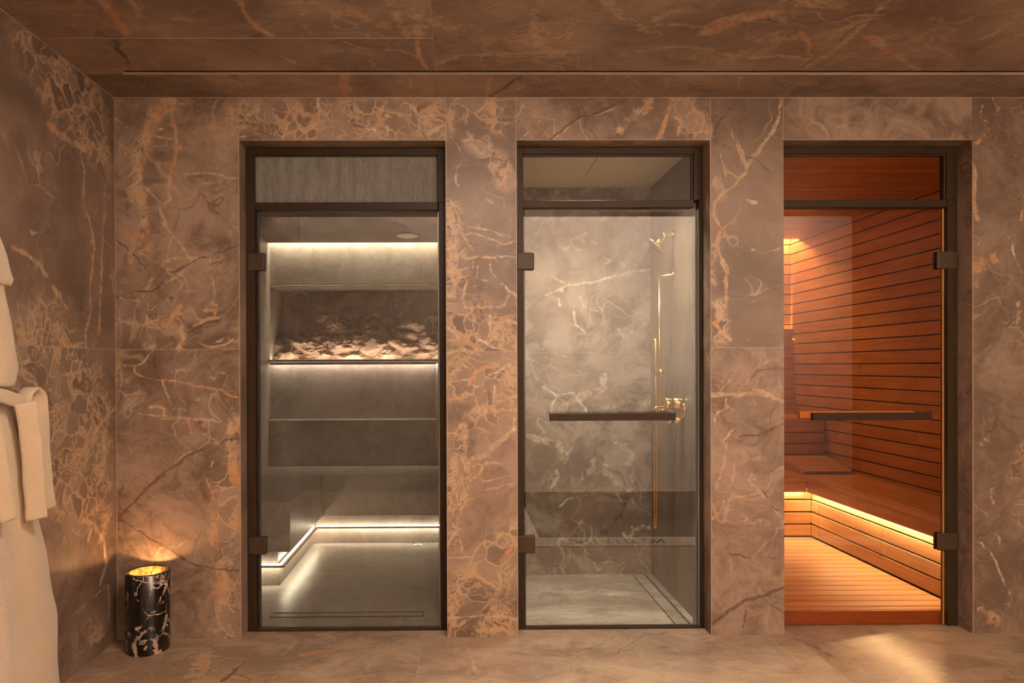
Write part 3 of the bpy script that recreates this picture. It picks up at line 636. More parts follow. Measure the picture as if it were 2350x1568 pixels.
# ---- left wall
lw = (0, 60, 2.119); lw2 = (60, 790, 2.119)
TL = [
 ('brec', .40, .95, [(200, 100), (330, 200), (430, 420)], *lw), ('brec', .30, .9, [(280, 180), (380, 400), (470, 560)], *lw), ('brec', .16, .8, [(500, 560), (530, 700)], *lw),
 ('rust', .045, .7, [(240, 480), (340, 560), (390, 590), (450, 580)], *lw), ('tan', .02, .8, [(390, 590), (410, 700), (405, 860), (450, 1000), (460, 1080), (440, 1250), (440, 1400), (415, 1500), (420, 1565)], *lw),
 ('rust', .05, .35, [(410, 690), (410, 860), (450, 1030), (445, 1250)], *lw), ('tan', .03, .5, [(470, 600), (520, 700), (500, 1000), (490, 1250), (480, 1500)], *lw), ('tan', .014, .6, [(350, 200), (380, 330), (420, 440), (500, 620), (545, 720)], *lw),
 ('rust', .025, .85, [(180, 1150), (230, 1220), (280, 1300), (330, 1375)], *lw), ('rust', .02, .7, [(60, 1075), (130, 1105), (180, 1150)], *lw), ('tan', .015, .6, [(180, 690), (200, 780), (260, 830)], *lw), ('tan', .016, .7, [(360, 1555), (420, 1535)], *lw),
 ('tone', .14, .8, [(30, 290), (150, 350)], *lw), ('tone', .25, .6, [(400, 300), (480, 420)], *lw), ('tone', .2, .5, [(520, 350), (530, 700), (520, 1300)], *lw), ('tone', .35, .25, [(250, 1200), (300, 1500)], *lw), ('white', .03, .5, [(150, 1003), (190, 998)], *lw),
 ('brec', .55, 1, [(100, 100), (250, 300), (180, 500), (300, 650)], *lw2), ('brec', .30, .9, [(350, 350), (330, 600), (200, 750)], *lw2), ('tan', .02, .8, [(440, 300), (370, 380), (300, 480), (260, 540)], *lw2),
 ('tan', .03, .7, [(380, 460), (385, 600), (340, 700), (345, 800)], *lw2), ('tan', .028, .8, [(280, 860), (330, 880), (380, 960), (390, 1060), (360, 1170)], *lw2), ('tan', .02, .8, [(330, 880), (300, 960)], *lw2), ('tan', .014, .7, [(220, 1330), (350, 1210), (395, 1170)], *lw2),
 ('rust', .10, .5, [(160, 540), (220, 580)], *lw2), ('rust', .12, .5, [(400, 860), (370, 940)], *lw2), ('tan', .016, .8, [(400, 1180), (405, 1330), (380, 1410), (300, 1470), (230, 1530)], *lw2), ('tone', .12, .9, [(420, 1200), (415, 1370), (370, 1430)], *lw2),
 ('tone', .3, .3, [(300, 1250), (330, 1350)], *lw2), ('brec', .25, .6, [(260, 1400), (330, 1400)], *lw2),
]
left = Panel('wall_left', 'x', XL, YB, 0, 0, ZC, 0.009, M_LEFT, slabs=[(YB, -1.75, 0, ZC, .16), (-1.75, 0, JZ, ZC, .29, .5), (-1.75, 0, 0, JZ, .42, .3)], trace=TL)
seams('joint', [(XL - .001, XL + .0012, YB, 0, JZ - .0018, JZ + .0018), (XL - .001, XL + .0012, YB, 0, ZC - .006, ZC - .002)], M_GROUT, left.o)

# ---- ceiling with the long slot
h1 = (0, 0, 3.917); h2 = (500, 0, 2.9375); h3 = (1200, 0, 2.0435)
TC = [
 ('rust', .05, .7, [(930, 0), (1000, 120), (1060, 200), (1130, 310)], *h1), ('tan', .03, .6, [(1180, 0), (1260, 130)], *h1), ('rust', .05, .4, [(680, 0), (670, 240)], *h1), ('crack', .016, .9, [(1035, 370), (1060, 450), (1130, 520), (1165, 600), (1170, 640)], *h1),
 ('rust', .03, .8, [(2170, 40), (2220, 160), (2330, 240)], *h1), ('crack', .012, .8, [(1190, 690), (1400, 790), (1620, 880)], *h1), ('tan', .05, .35, [(1250, 150), (1500, 180), (1800, 190)], *h1), ('tan', .014, .6, [(1850, 560), (1890, 590)], *h1), ('tone', .2, .5, [(1300, 60), (2000, 90)], *h1), ('tone', .15, .4, [(1750, 240), (2300, 300)], *h1),
 ('tan', .03, .7, [(150, 0), (200, 110), (260, 180), (360, 240)], *h2), ('tan', .06, .6, [(520, 20), (580, 80)], *h2), ('rust', .07, .55, [(570, 20), (700, 40), (850, 80), (1000, 120), (1150, 170)], *h2), ('tan', .05, .6, [(1160, 0), (1200, 120), (1290, 250)], *h2), ('tan', .07, .55, [(1340, 0), (1350, 130), (1350, 250)], *h2),
 ('tan', .012, .8, [(780, 270), (880, 290), (960, 325), (1100, 335), (1230, 340), (1340, 380), (1410, 470)], *h2), ('tan', .012, .7, [(1000, 270), (1070, 250), (1230, 258)], *h2), ('tan', .012, .7, [(1150, 330), (1230, 270), (1240, 320)], *h2), ('rust', .022, .8, [(1340, 270), (1360, 380), (1410, 470)], *h2),
 ('white', .03, .7, [(470, 400), (510, 420)], *h2), ('white', .018, .7, [(425, 380), (445, 382)], *h2), ('rust', .04, .8, [(880, 500), (840, 560), (870, 600), (850, 655)], *h2), ('tan', .01, .6, [(930, 530), (1060, 560), (1250, 550)], *h2), ('tan', .01, .6, [(1300, 500), (1300, 640)], *h2),
 ('tan', .03, .6, [(1460, 440), (1560, 400), (1660, 370), (1900, 370), (2080, 355), (2340, 350)], *h2), ('tan', .06, .4, [(1430, 130), (1550, 180), (1700, 180)], *h2), ('tan', .012, .7, [(1770, 380), (1785, 470)], *h2), ('tan', .05, .5, [(2130, 80), (2150, 330), (2160, 400)], *h2), ('brec', .35, .8, [(2200, 250), (2300, 330)], *h2),
 ('crack', .022, 1, [(2080, 490), (1960, 570), (1840, 650)], *h2), ('rust', .03, .6, [(1840, 530), (1810, 640)], *h2), ('tan', .014, .7, [(2340, 520), (2100, 560), (1960, 640)], *h2), ('tone', .2, .6, [(540, 190), (800, 150)], *h2), ('tone', .2, .5, [(100, 330), (400, 330)], *h2), ('tone', .2, .5, [(2250, 560), (2150, 640)], *h2),
 ('rust', .09, .75, [(870, 150), (950, 110), (1050, 80), (1140, 70)], *h3), ('tan', .05, .6, [(550, 140), (640, 80), (720, 60)], *h3), ('tan', .05, .5, [(390, 0), (480, 90), (560, 110), (760, 120), (860, 145)], *h3), ('tan', .03, .7, [(540, 240), (740, 215), (860, 230), (960, 255), (1080, 270), (1200, 262), (1340, 275)], *h3),
 ('tan', .012, .7, [(1050, 240), (1100, 180), (1270, 145)], *h3), ('rust', .018, .8, [(1300, 150), (1340, 200), (1340, 260)], *h3), ('tan', .010, .8, [(1280, 325), (1400, 220), (1490, 150)], *h3), ('tan', .03, .7, [(1310, 325), (1440, 250), (1560, 150), (1720, 0)], *h3), ('rust', .03, .5, [(1330, 320), (1450, 250)], *h3),
 ('tan', .06, .4, [(1500, 140), (1640, 80), (1720, 40)], *h3), ('rust', .05, .6, [(1610, 180), (1660, 180), (1710, 250)], *h3), ('tan', .012, .7, [(1680, 180), (1780, 155), (1960, 135)], *h3), ('rust', .03, .7, [(1740, 250), (1800, 300), (1860, 330)], *h3), ('tan', .06, .4, [(2180, 170), (2280, 100), (2350, 60)], *h3), ('tan', .07, .3, [(1900, 100), (2100, 110), (2340, 80)], *h3),
 ('tone', .25, .7, [(560, 160), (800, 150)], *h3), ('tone', .2, .6, [(900, 200), (1050, 220)], *h3), ('tone', .25, .5, [(1900, 70), (2100, 90)], *h3), ('tan', .05, .5, [(1200, 60), (1230, 110)], *h3), ('brec', .3, .6, [(100, 180), (220, 230)], *h3),
 ('tan', .012, .6, [(20, 350), (150, 400), (480, 350), (560, 410)], *h3), ('rust', .05, .4, [(1200, 380), (1400, 400), (1700, 380)], *h3), ('brec', .25, .5, [(200, 400), (600, 420)], *h3), ('tan', .016, .6, [(940, 300), (960, 275), (1000, 265)], *h3),
]
SLX0, SLY0, SLY1 = -1.392, -0.278, -0.240
ceil = Panel('ceiling', 'z', ZC, XL, XR, -2.15, 0, 0.011, M_CEIL, holes=[(SLX0, XR - .25, SLY0, SLY1)],
             slabs=[(XL, -.08, SLY1, 0, .13), (-.08, 1.52, SLY1, 0, .27), (1.52, XR, SLY1, 0, .39), (XL, -.08, -.56, SLY0, .51), (-.08, 1.52, -1.8, SLY0, .66), (1.52, XR, -1.8, SLY0, .78), (XL, -.08, -1.8, -.56, .87)], flip=True, trace=TC)
cj = [(-.0815, -.0785, -1.8, SLY0, ZC - .0012, ZC + .001), (-.0815, -.0785, SLY1, 0, ZC - .0012, ZC + .001), (XL, -.08, -.5615, -.5585, ZC - .0012, ZC + .001), (XL, SLX0, SLY0 + .01, SLY0 + .0125, ZC - .0012, ZC + .001)]
seams('joint', cj, M_GROUT, ceil.o)
# slot: a shallow channel; its far side is coloured pale as lit, the top black as shade
sl = mk('slot_channel', [(SLX0 - .01, XR - .24, SLY1, SLY1 + .02, ZC + .0008, ZC + .0125), (SLX0 - .02, SLX0, SLY0, SLY1, ZC + .0008, ZC + .02)], metal_mat('slot_lit_face', (0.50, 0.40, 0.34), 0.45, 0), ceil.o)
mk('slot_shade', [(SLX0, XR - .24, SLY1, SLY1 + .02, ZC + .012, ZC + .08), (SLX0, XR - .24, SLY0 - .02, SLY0, ZC + .001, ZC + .08), (SLX0, XR - .24, SLY0 - .02, SLY1 + .02, ZC + .08, ZC + .09)], M_DARK, ceil.o)

# ---- floor with the plunge pool behind the camera's right
fl1 = (150, 1440, 2.1364); fl2 = (1180, 1430, 2.0085)
TF = [('tan', .05, .8, [(660, 260), (680, 180), (690, 130), (600, 240)], *fl1), ('rust', .04, .6, [(640, 270), (690, 150)], *fl1), ('rust', .03, .7, [(840, 190), (870, 180)], *fl1), ('crack', .02, .6, [(770, 270), (830, 210), (880, 170)], *fl1), ('tone', .12, .5, [(720, 160), (900, 170), (1150, 120)], *fl1), ('tone', .12, .6, [(300, 130), (420, 180)], *fl1),
 ('tan', .035, .7, [(1070, 130), (1130, 65)], *fl1), ('rust', .05, .5, [(1150, 140), (1300, 115), (1420, 95)], *fl1), ('brec', .25, .8, [(1400, 100), (1600, 100), (1800, 100)], *fl1), ('tan', .012, .8, [(1720, 60), (1735, 130)], *fl1), ('tan', .022, .8, [(1960, 60), (1990, 150), (2020, 230)], *fl1), ('tan', .02, .6, [(1910, 60), (1910, 130)], *fl1), ('white', .012, .8, [(1240, 210), (1230, 235)], *fl1), ('tan', .05, .5, [(1250, 35), (1380, 40)], *fl1),
 ('rust', .016, .7, [(640, 80), (760, 130), (860, 180)], *fl2), ('rust', .012, .7, [(1080, 60), (1140, 100), (1220, 115)], *fl2), ('tan', .012, .7, [(1180, 70), (1250, 130), (1320, 190)], *fl2), ('crack', .02, .6, [(1260, 60), (1380, 110), (1550, 190)], *fl2), ('tan', .03, .6, [(1590, 210), (1640, 250)], *fl2), ('tan', .02, .4, [(1010, 160), (1100, 270)], *fl2), ('tan', .03, .5, [(540, 70), (590, 160)], *fl2), ('tan', .04, .5, [(1950, 80), (2080, 110), (2200, 160)], *fl2)]
PX0, PX1, PY0, PY1 = 0.60, 3.25, -3.43, -1.60
floor = Panel('floor', 'z', 0.0, XL, XR, YB, 0.16, 0.012, M_FLOOR, holes=[(PX0, PX1, PY0, PY1)], slabs=[(XL, -.16, -1.3, .16, .21), (-.16, 1.55, -1.3, .16, .44), (1.55, XR, -1.3, .16, .67)], trace=TF)
floor.o.name = 'floor'
seams('joint', [(-.161, -.159, -1.6, .10, -.001, .0008), (1.549, 1.551, -1.6, .10, -.001, .0008), (XL, -1.0, -.003, -.001, -.001, .0008)], M_GROUT, floor.o)
# sills in the doorways beyond the floor grid are part of each room's own floor

pool = empty('plunge_pool', (PX0, PY1, 0))
struct(pool)
tb = NT('dark_pool_tile')
brk = tb.n('ShaderNodeTexBrick', {'Vector': tb.pos(), 'Color1': (0.03, 0.035, 0.04), 'Color2': (0.045, 0.05, 0.055), 'Mortar': (0.015, 0.015, 0.015), 'Scale': 6.0, 'Mortar Size': 0.01}).outputs[0]
M_POOL = tb.done(tb.bsdf(brk, 0.2))
def rel(o, root):
    o.matrix_parent_inverse = Matrix.Translation(-Vector(root.location)); return o
rel(mk('basin', [(PX0 - .03, PX0, PY0, PY1, -1.1, -.002), (PX1, PX1 + .03, PY0, PY1, -1.1, -.002), (PX0 - .03, PX1 + .03, PY0 - .03, PY0, -1.1, -.002), (PX0 - .03, PX1 + .03, PY1, PY1 + .03, -1.1, -.002), (PX0 - .03, PX1 + .03, PY0 - .03, PY1 + .03, -1.15, -1.1)], M_POOL, pool), pool)
tw_ = NT('pool_water')
nw = tw_.bump(tw_.noise(tw_.pos(), 7, 2), 0.12, 0.01)
g_ = tw_.n('ShaderNodeBsdfGlossy', {'Roughness': 0.02, 'Normal': nw}).outputs[0]
q_ = tw_.n('ShaderNodeBsdfTransparent', {'Color': (0.35, 0.5, 0.55)}).outputs[0]
M_WATER = tw_.done(tw_.n('ShaderNodeMixShader', {0: tw_.n('ShaderNodeFresnel', {'IOR': 1.33, 'Normal': nw}).outputs[0], 1: q_, 2: g_}).outputs[0])
bm = bmesh.new()
vs_ = [bm.verts.new(p) for p in ((PX0, PY0, -.14), (PX1, PY0, -.14), (PX1, PY1, -.14), (PX0, PY1, -.14))]
bm.faces.new(vs_)
rel(obj('water', bm, M_WATER, pool), pool)
M_PALE = metal_mat('pale_coping_tile', (0.55, 0.49, 0.43), 0.35, 0)
cop = rel(mk('coping', [(PX0 - .12, PX1 + .1, PY1, PY1 + .24, .0, .006), (PX0 - .12, PX0, PY0, PY1, .0, .006)], M_PALE, pool), pool)
# marking on the coping, to be read by someone walking up from the doors
FONT = {'N': [(0, 0, 0, 1), (0, 1, 1, 0), (1, 0, 1, 1)], 'O': [(0, 0, 1, 0), (1, 0, 1, 1), (1, 1, 0, 1), (0, 1, 0, 0)], 'D': [(0, 0, 0, 1), (0, 1, .7, 1), (.7, 1, 1, .7), (1, .7, 1, .3), (1, .3, .7, 0), (.7, 0, 0, 0)],
        'I': [(.5, 0, .5, 1)], 'V': [(0, 1, .5, 0), (.5, 0, 1, 1)], 'G': [(1, .8, .75, 1), (.75, 1, .2, 1), (.2, 1, 0, .8), (0, .8, 0, .2), (0, .2, .2, 0), (.2, 0, 1, 0), (1, 0, 1, .5), (1, .5, .55, .5)]}
def lettering(text, x_start, y_base, hgt, wid, gap, thick, parent):
    cx_ = x_start
    for ch in text:
        if ch == ' ':
            cx_ -= wid * 1.0; continue
        bm = bmesh.new()
        for (ax_, ay, bx, by) in FONT[ch]:
            A = Vector((cx_ - ax_ * wid, y_base - ay * hgt, 0.0075)); B = Vector((cx_ - bx * wid, y_base - by * hgt, 0.0075))
            d = (B - A).normalized(); nrm = Vector((-d.y, d.x, 0)) * thick / 2
            A -= d * thick / 2; B += d * thick / 2
            q = [bm.verts.new(p) for p in (A + nrm, B + nrm, B - nrm, A - nrm)]
            f = bm.faces.new(q)
            if f.normal.z < 0: f.normal_flip()
            bmesh.ops.solidify(bm, geom=[f], thickness=0.001)
        obj('letter', bm, M_DARK, parent)
        cx_ -= wid + gap
lettering('NO DIVING', 1.46, PY1 + .17, 0.10, 0.052, 0.028, 0.013, cop)

# ---- the rest of the main room, behind the camera
wb = struct(mk('wall_back', [(.62, XR + .1, YB - .1, YB, 0, 2.8)], M_PLAST))
M_MIDP = metal_mat('brown_plaster', (0.30, 0.235, 0.185), 0.8, 0, .2)
struct(mk('wall_back_left', [(XL - .1, .62, YB - .1, YB, 0, 2.8)], M_MIDP))
wr = struct(mk('wall_right', [(XR, XR + .1, YB, 0, 0, 2.8)], metal_mat('dark_side_wall', (0.030, 0.018, 0.012), 0.6, 0)))
struct(mk('wall_left_upper', [(XL - .1, XL - .001, YB, -2.15, ZC, 2.8)], M_LEFT))
bm = bmesh.new(); lathe(bm, [(.0, -.008), (.12, -.008), (.125, -.004), (.125, -.0005)], (0.13, -1.75, ZC), 'Z', 40, False); struct(obj('added_spot_rim', bm, M_HINGE, None, True))  # unseen rim made up to go with the added fill spot
# raised ceiling over the pool with its light trough
CZ = 2.76
struct(mk('ceiling_raised', [(.62, XR + .1, YB - .1, -2.15, CZ, CZ + .05)], M_PLAST))
struct(mk('ceiling_raised_left', [(XL - .1, .62, YB - .1, -2.15, CZ, CZ + .05)], M_MIDP))
struct(mk('trim_4', [(XL, XR, -2.155, -2.1502, ZC + .0005, CZ - .0005), (XL, XR, -2.30, -2.1552, ZC, ZC + .03), (XL, XR, -2.30, -2.285, ZC + .03, ZC + .075)], M_PLAST))
struct(mk('trim_5', [(XL, XR, -2.75, -2.74, CZ - .07, CZ)], M_PLAST))

# ================================================================ STEAM ROOM (behind door 1)
SX0, SX1, SYB = -1.43, -0.08, 2.15
SZC = 2.195
def room(prefix_names, x0, x1, y0, y1, zc, mw, ms, mf, mc, step=0.03, trace_back=(), back=True, ceil_y1=None, seed=2.0):
    out = {}
    if back:
        out['b'] = Panel(prefix_names[0], 'y', y1, x0, x1, 0, zc + .1, step, mw, slabs=[(x0, x1, 0, zc + .1, seed)], trace=trace_back)
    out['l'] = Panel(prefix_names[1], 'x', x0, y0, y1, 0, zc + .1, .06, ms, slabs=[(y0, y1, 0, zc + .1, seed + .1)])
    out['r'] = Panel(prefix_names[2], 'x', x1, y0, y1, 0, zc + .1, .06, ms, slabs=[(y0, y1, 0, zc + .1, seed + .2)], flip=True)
    out['f'] = Panel(prefix_names[3], 'z', 0.0, x0, x1, y0, y1, .06, mf, slabs=[(x0, x1, y0, y1, seed + .3)])
    return out
# inner returns closing each room towards the door wall
def front_return(name, x0, x1, o0, o1, y, zt, mat):
    o = mk(name, [(x0, o0, y, y + .012, 0, zt), (o1, x1, y, y + .012, 0, zt), (o0, o1, y, y + .012, ZH, zt)] if x0 < o0 and x1 > o1 else [(o0, o1, y, y + .012, ZH, zt)], mat)
    struct(o); return o
YR = 0.16
sr = room(('wall_back_steam', 'wall_left_steam', 'wall_right_steam', 'floor_steam'), SX0, SX1, YR, SYB, 2.30, M_STEAM, M_STEAM, M_STEAM, None, back=False, seed=2.0)
front_return('wall_front_steam', SX0, SX1 + 0.0, -0.99, -0.0801, YR, 2.4, M_STEAM)
# back wall in bands: seat back, panel, ledge, niche opening, upper wall
NZ0, NZ1 = 1.305, 1.868
bw = Panel('wall_back_steam', 'y', SYB, SX0, SX1, 0, 2.4, .03, M_STEAM, holes=[(SX0, SX1, NZ0, NZ1)], slabs=[(SX0, SX1, 0, NZ0, 2.5), (SX0, SX1, NZ1, 2.4, 2.9)])
nic = mk('niche', [(SX0, SX1, SYB + .40, SYB + .42, NZ0 - .02, NZ1 + .02), (SX0, SX1, SYB, SYB + .42, NZ1, NZ1 + .02), (SX0, SX1, SYB, SYB + .42, NZ0 - .04, NZ0 - .012), (SX0 - .02, SX0, SYB, SYB + .42, NZ0, NZ1), (SX1, SX1 + .02, SYB, SYB + .42, NZ0, NZ1)], M_STEAM, None); struct(nic)
mk('niche_ledge', [(SX0, SX1, SYB - .05, SYB + .0, 1.285, NZ0)], M_STEAM, bw.o, bev=.002)
mk('niche_ledge', [(SX0, SX1, SYB - .050, SYB - .046, 1.2725, 1.2849)], M_STEAM, bw.o)
mk('niche_head', [(SX0, SX1, SYB - .012, SYB + .02, NZ1 - .006, NZ1 + .012)], M_STEAM, bw.o, bev=.002)
# seat back: a raised lower band with a pale top edge and a slim pale trim at its right end
mk('seat_back_panel', [(SX0, SX1, SYB - .045, SYB, .485, .832)], M_STEAM, bw.o, bev=.003)
mk('seat_back_trim', [(SX0 + .01, SX1, SYB - .055, SYB, .832, .846), (-.152, -.138, SYB - .02, SYB, .846, 1.272)], metal_mat('pale_trim', (0.42, 0.36, 0.31), 0.3, 0), bw.o, bev=.002)
# ceiling, held off the back wall for the light cove
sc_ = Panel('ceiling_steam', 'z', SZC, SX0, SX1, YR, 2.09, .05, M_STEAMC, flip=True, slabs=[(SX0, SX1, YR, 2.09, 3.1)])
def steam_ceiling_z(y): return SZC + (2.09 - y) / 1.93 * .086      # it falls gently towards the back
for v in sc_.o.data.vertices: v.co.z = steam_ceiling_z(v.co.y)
mk('cove_lip', [(SX0, SX1, 2.075, 2.09, SZC, SZC + .03), (SX0, SX1, YR, SYB, SZC + .15, SZC + .17)], M_STEAM, sc_.o)

# bench: an L of stone blocks floating on a recessed plinth
bench = empty('steam_bench', (-1.0, 1.7, 0))
tag(bench, 'L-shaped taupe stone bench floating over a lit plinth in the steam room', 'bench')
BZ0, BZ1 = .208, .489
def P_(name, boxes, mat, root, bev=0.002):
    o = mk(name, boxes, mat, root, bev); rel(o, root); return o
SXa, SXb = SX0 + .002, SX1 - .002
P_('seat_block', [(SXa, SXb, 1.628, SYB - .060, BZ0, BZ1)], M_STEAM, bench)
P_('seat_block', [(SXa, -.932, .70, 1.626, BZ0, BZ1)], M_STEAM, bench)
P_('plinth', [(SXa, SXb, 1.70, SYB - .06, .0, .118), (SXa, -1.008, .766, 1.70, .0, .118)], M_STEAM, bench)
P_('plinth_wall', [(SXa, SXb, 1.715, SYB - .06, .118, BZ0), (SXa, -1.023, .782, 1.70, .118, BZ0)], M_STEAM, bench)
P_('seat_joint', [(-.934, -.9305, 1.6265, 1.6285, BZ0 + .002, BZ1)], M_GROUT, bench, 0)

E_STEAM = emit('steam_light', (1.0, 0.80, 0.54), 1.0)
def led(name, boxes, col, watt_strength, label, cat='LED strip', grp=None, mat=None):
    o = mk(name, boxes, mat or emit(name + '_glow', col, watt_strength))
    tag(o, label, cat, grp); return o
# a thin nosing with a lip runs round the plinth and hides the strip under it; a second strip lies on top
P_('nosing', [(SXa, SXb, 1.668, 1.7145, .1185, .1215), (SXa, -.976, .734, 1.668, .1185, .1215)], M_STEAM, bench, 0)
P_('nosing_lip', [(-.976, SXb, 1.668, 1.6695, .110, .1184), (-.9775, -.976, .7355, 1.668, .110, .1184), (SXa, -.976, .734, .7355, .110, .1184)], M_STEAM, bench, 0)
led('light_strip', [(-.985, SXb, 1.672, 1.679, .1145, .118)], LEDW, 105, 'warm white light strip beneath the plinth nosing of the back steam room seat')
led('light_strip', [(-.986, -.980, .742, 1.671, .1145, .118), (SXa, -.987, .738, .744, .1145, .118)], LEDW, 105, 'warm white light strip beneath the plinth nosing of the side steam room seat')
led('light_strip', [(-.99, SXb, 1.692, 1.699, .122, .1255)], LEDW, 34, 'warm white light strip lying on the plinth under the back steam room seat')
led('light_strip', [(-1.006, -.999, .758, 1.69, .122, .1255), (SXa, -1.007, .758, .765, .122, .1255)], LEDW, 34, 'warm white light strip lying on the plinth under the side steam room seat')
led('light_strip', [(SX0, SX1, 2.094, 2.108, SZC + .075, SZC + .095)], LEDW, 190, 'warm white light strip in the cove above the steam room back wall')
led('light_strip', [(SX0, SX1, SYB + .004, SYB + .018, NZ0 - .011, NZ0 - .003)], (1.0, .76, .54), 52, 'warm light strip along the foot of the rock niche')
led('light_strip', [(SX0 + .01, SX1, SYB - .044, SYB - .034, 1.2785, 1.2845)], (1.0, .80, .66), 60, 'soft light strip under the niche ledge')
# rock in the niche
def rock_mesh():
    from mathutils import noise as mn
    nx, nz = 230, 110
    x0, x1 = SX0 + .0, SX1
    bm = bmesh.new()
    def top(x):   # height of the rock ridge along the niche
        u = (x - x0) / (x1 - x0)
        h = .20 + .17 * math.exp(-((u - .57) / .22) ** 2) + .17 * math.exp(-((u - .95) / .16) ** 2) + .12 * math.exp(-((u - .27) / .13) ** 2)
        return h + .03 * mn.noise(Vector((x * 9, 3.1, 0)))
    rows = []
    for i in range(nx + 1):
        x = x0 + (x1 - x0) * i / nx
        row = []
        H = top(x)
        for j in range(nz + 1):
            v = j / nz
            # v runs up the face then back over the top to the niche's rear wall
            if v < .72:
                zz = NZ0 - .012 + H * (v / .72) ** .9; yy = SYB + .085 + .15 * (v / .72) ** 1.5
            else:
                q = (v - .72) / .28
                zz = NZ0 - .012 + H - .035 * q; yy = SYB + .22 + .175 * q
            p = Vector((x, yy, zz))
            n1 = mn.voronoi(Vector((x * 4.3 + yy * 2, zz * 7.5, yy * 5)))[0]
            r_ = (n1[1] - n1[0])
            n2 = mn.fractal(Vector((x * 8, zz * 15, yy * 9)), .85, 2.2, 6) + .5 * abs(mn.noise(Vector((x * 21, zz * 40, 1.7))))
            n3 = mn.noise(Vector((x * 3.0, zz * 5, 7.7)))
            dy = -.060 * min(r_ * 2.2, 1.0) - .034 * n2 - .045 * n3
            dz = .018 * n2 if v > .1 else 0
            p.y = min(SYB + .395, p.y + dy + .02); p.z += dz
            p.y = max(p.y, SYB + .056)
            row.append(bm.verts.new(p))
        rows.append(row)
    for i in range(nx):
        for j in range(nz):
            bm.faces.new((rows[i][j], rows[i + 1][j], rows[i + 1][j + 1], rows[i][j + 1]))
    return bm
M_ROCK = marble('rough_pink_rock', traced=False, dark=(0.13, 0.088, 0.064), light=(0.34, 0.235, 0.18), rough=0.65, proc=1.2, mott=1.4, rust=(0.36, 0.15, 0.07), tan=(0.55, 0.40, 0.27), white=(0.7, 0.6, 0.5), brec0=-.2)
rk = obj('rock_relief', rock_mesh(), M_ROCK, None, False)
tag(rk, 'rough pinkish rock relief lit from below in the steam room niche', 'rock')
M_ROCKB = marble('niche_back_stone', traced=False, dark=(0.10, 0.07, 0.052), light=(0.28, 0.20, 0.155), rough=0.4, mott=1.3, proc=1.8, brec0=-.2)
mk('niche_back', [(SX0, SX1, SYB + .397, SYB + .40, NZ0, NZ1)], M_ROCKB, nic)

# round flush fittings in the steam ceiling
for px, py, r, lab in ((935, 543, .082, 'pale round flush disc in the steam room ceiling near the back cove'), (886, 487, .05, 'small round flush disc in the steam room ceiling close to the door')):
    q = bp(px, py, 'z', SZC)
    d_ = empty('ceiling_disc', (q[0], q[1], steam_ceiling_z(q[1]) - .001)); d_.rotation_euler = (-.0445, 0, 0); tag(d_, lab, 'ceiling speaker')
    bm = bmesh.new(); lathe(bm, [(r, -.006), (r, 0)], (0, 0, 0), 'Z', 40); obj('rim', bm, M_NICKEL, d_)
    bm = bmesh.new(); lathe(bm, [(r * .88, -.008), (r * .88, -.0055)], (0, 0, 0), 'Z', 40); obj('face', bm, metal_mat('pale_grille', (.62, .58, .5), .4, 0), d_)
# hose loop at the right wall of the steam room
bm = bmesh.new()
hy = 1.05
hp = [bp(1008 - 4 * math.sin(PI * k / 14) ** .7 * (1 if k < 15 else 0), 1040 + 6.5 * k, 'y', hy) for k in range(15)]
pts = [Vector((SX1 - .012 - .028 * math.sin(PI * k / 14), hy - .02, 1.0 - .022 * k)) for k in range(15)]
pts = [Vector((SX1 - .004, hy - .02, 1.03))] + pts + [Vector((SX1 - .010, hy + .02, .70 + .02 * k)) for k in range(0, 15)]
tube(bm, pts, .005, 10)
hs = obj('hose', bm, M_BRASS, None, True); tag(hs, 'brass hose looped against the right wall of the steam room', 'hose')
# slim floor channel just inside the door, and a small floor boss at the plinth
ch_ = mk('floor_channel', [(-.93, -.17, .262, .266, .0005, .003), (-.93, -.17, .325, .328, .0005, .003), (-.17, -.166, .262, .328, .0005, .003)], M_DARK)
tag(ch_, 'narrow drain channel set in the steam room floor inside the door', 'drain')
q = bp(960, 1247, 'z', 0.0)
bm = bmesh.new(); lathe(bm, [(.038, 0), (.034, .007), (.0, .008)], (q[0], 1.655, 0.0), 'Z', 32, False)
bo = obj('floor_outlet', bm, M_NICKEL, None, True); tag(bo, 'small round outlet on the steam room floor in front of the lit plinth', 'drain')

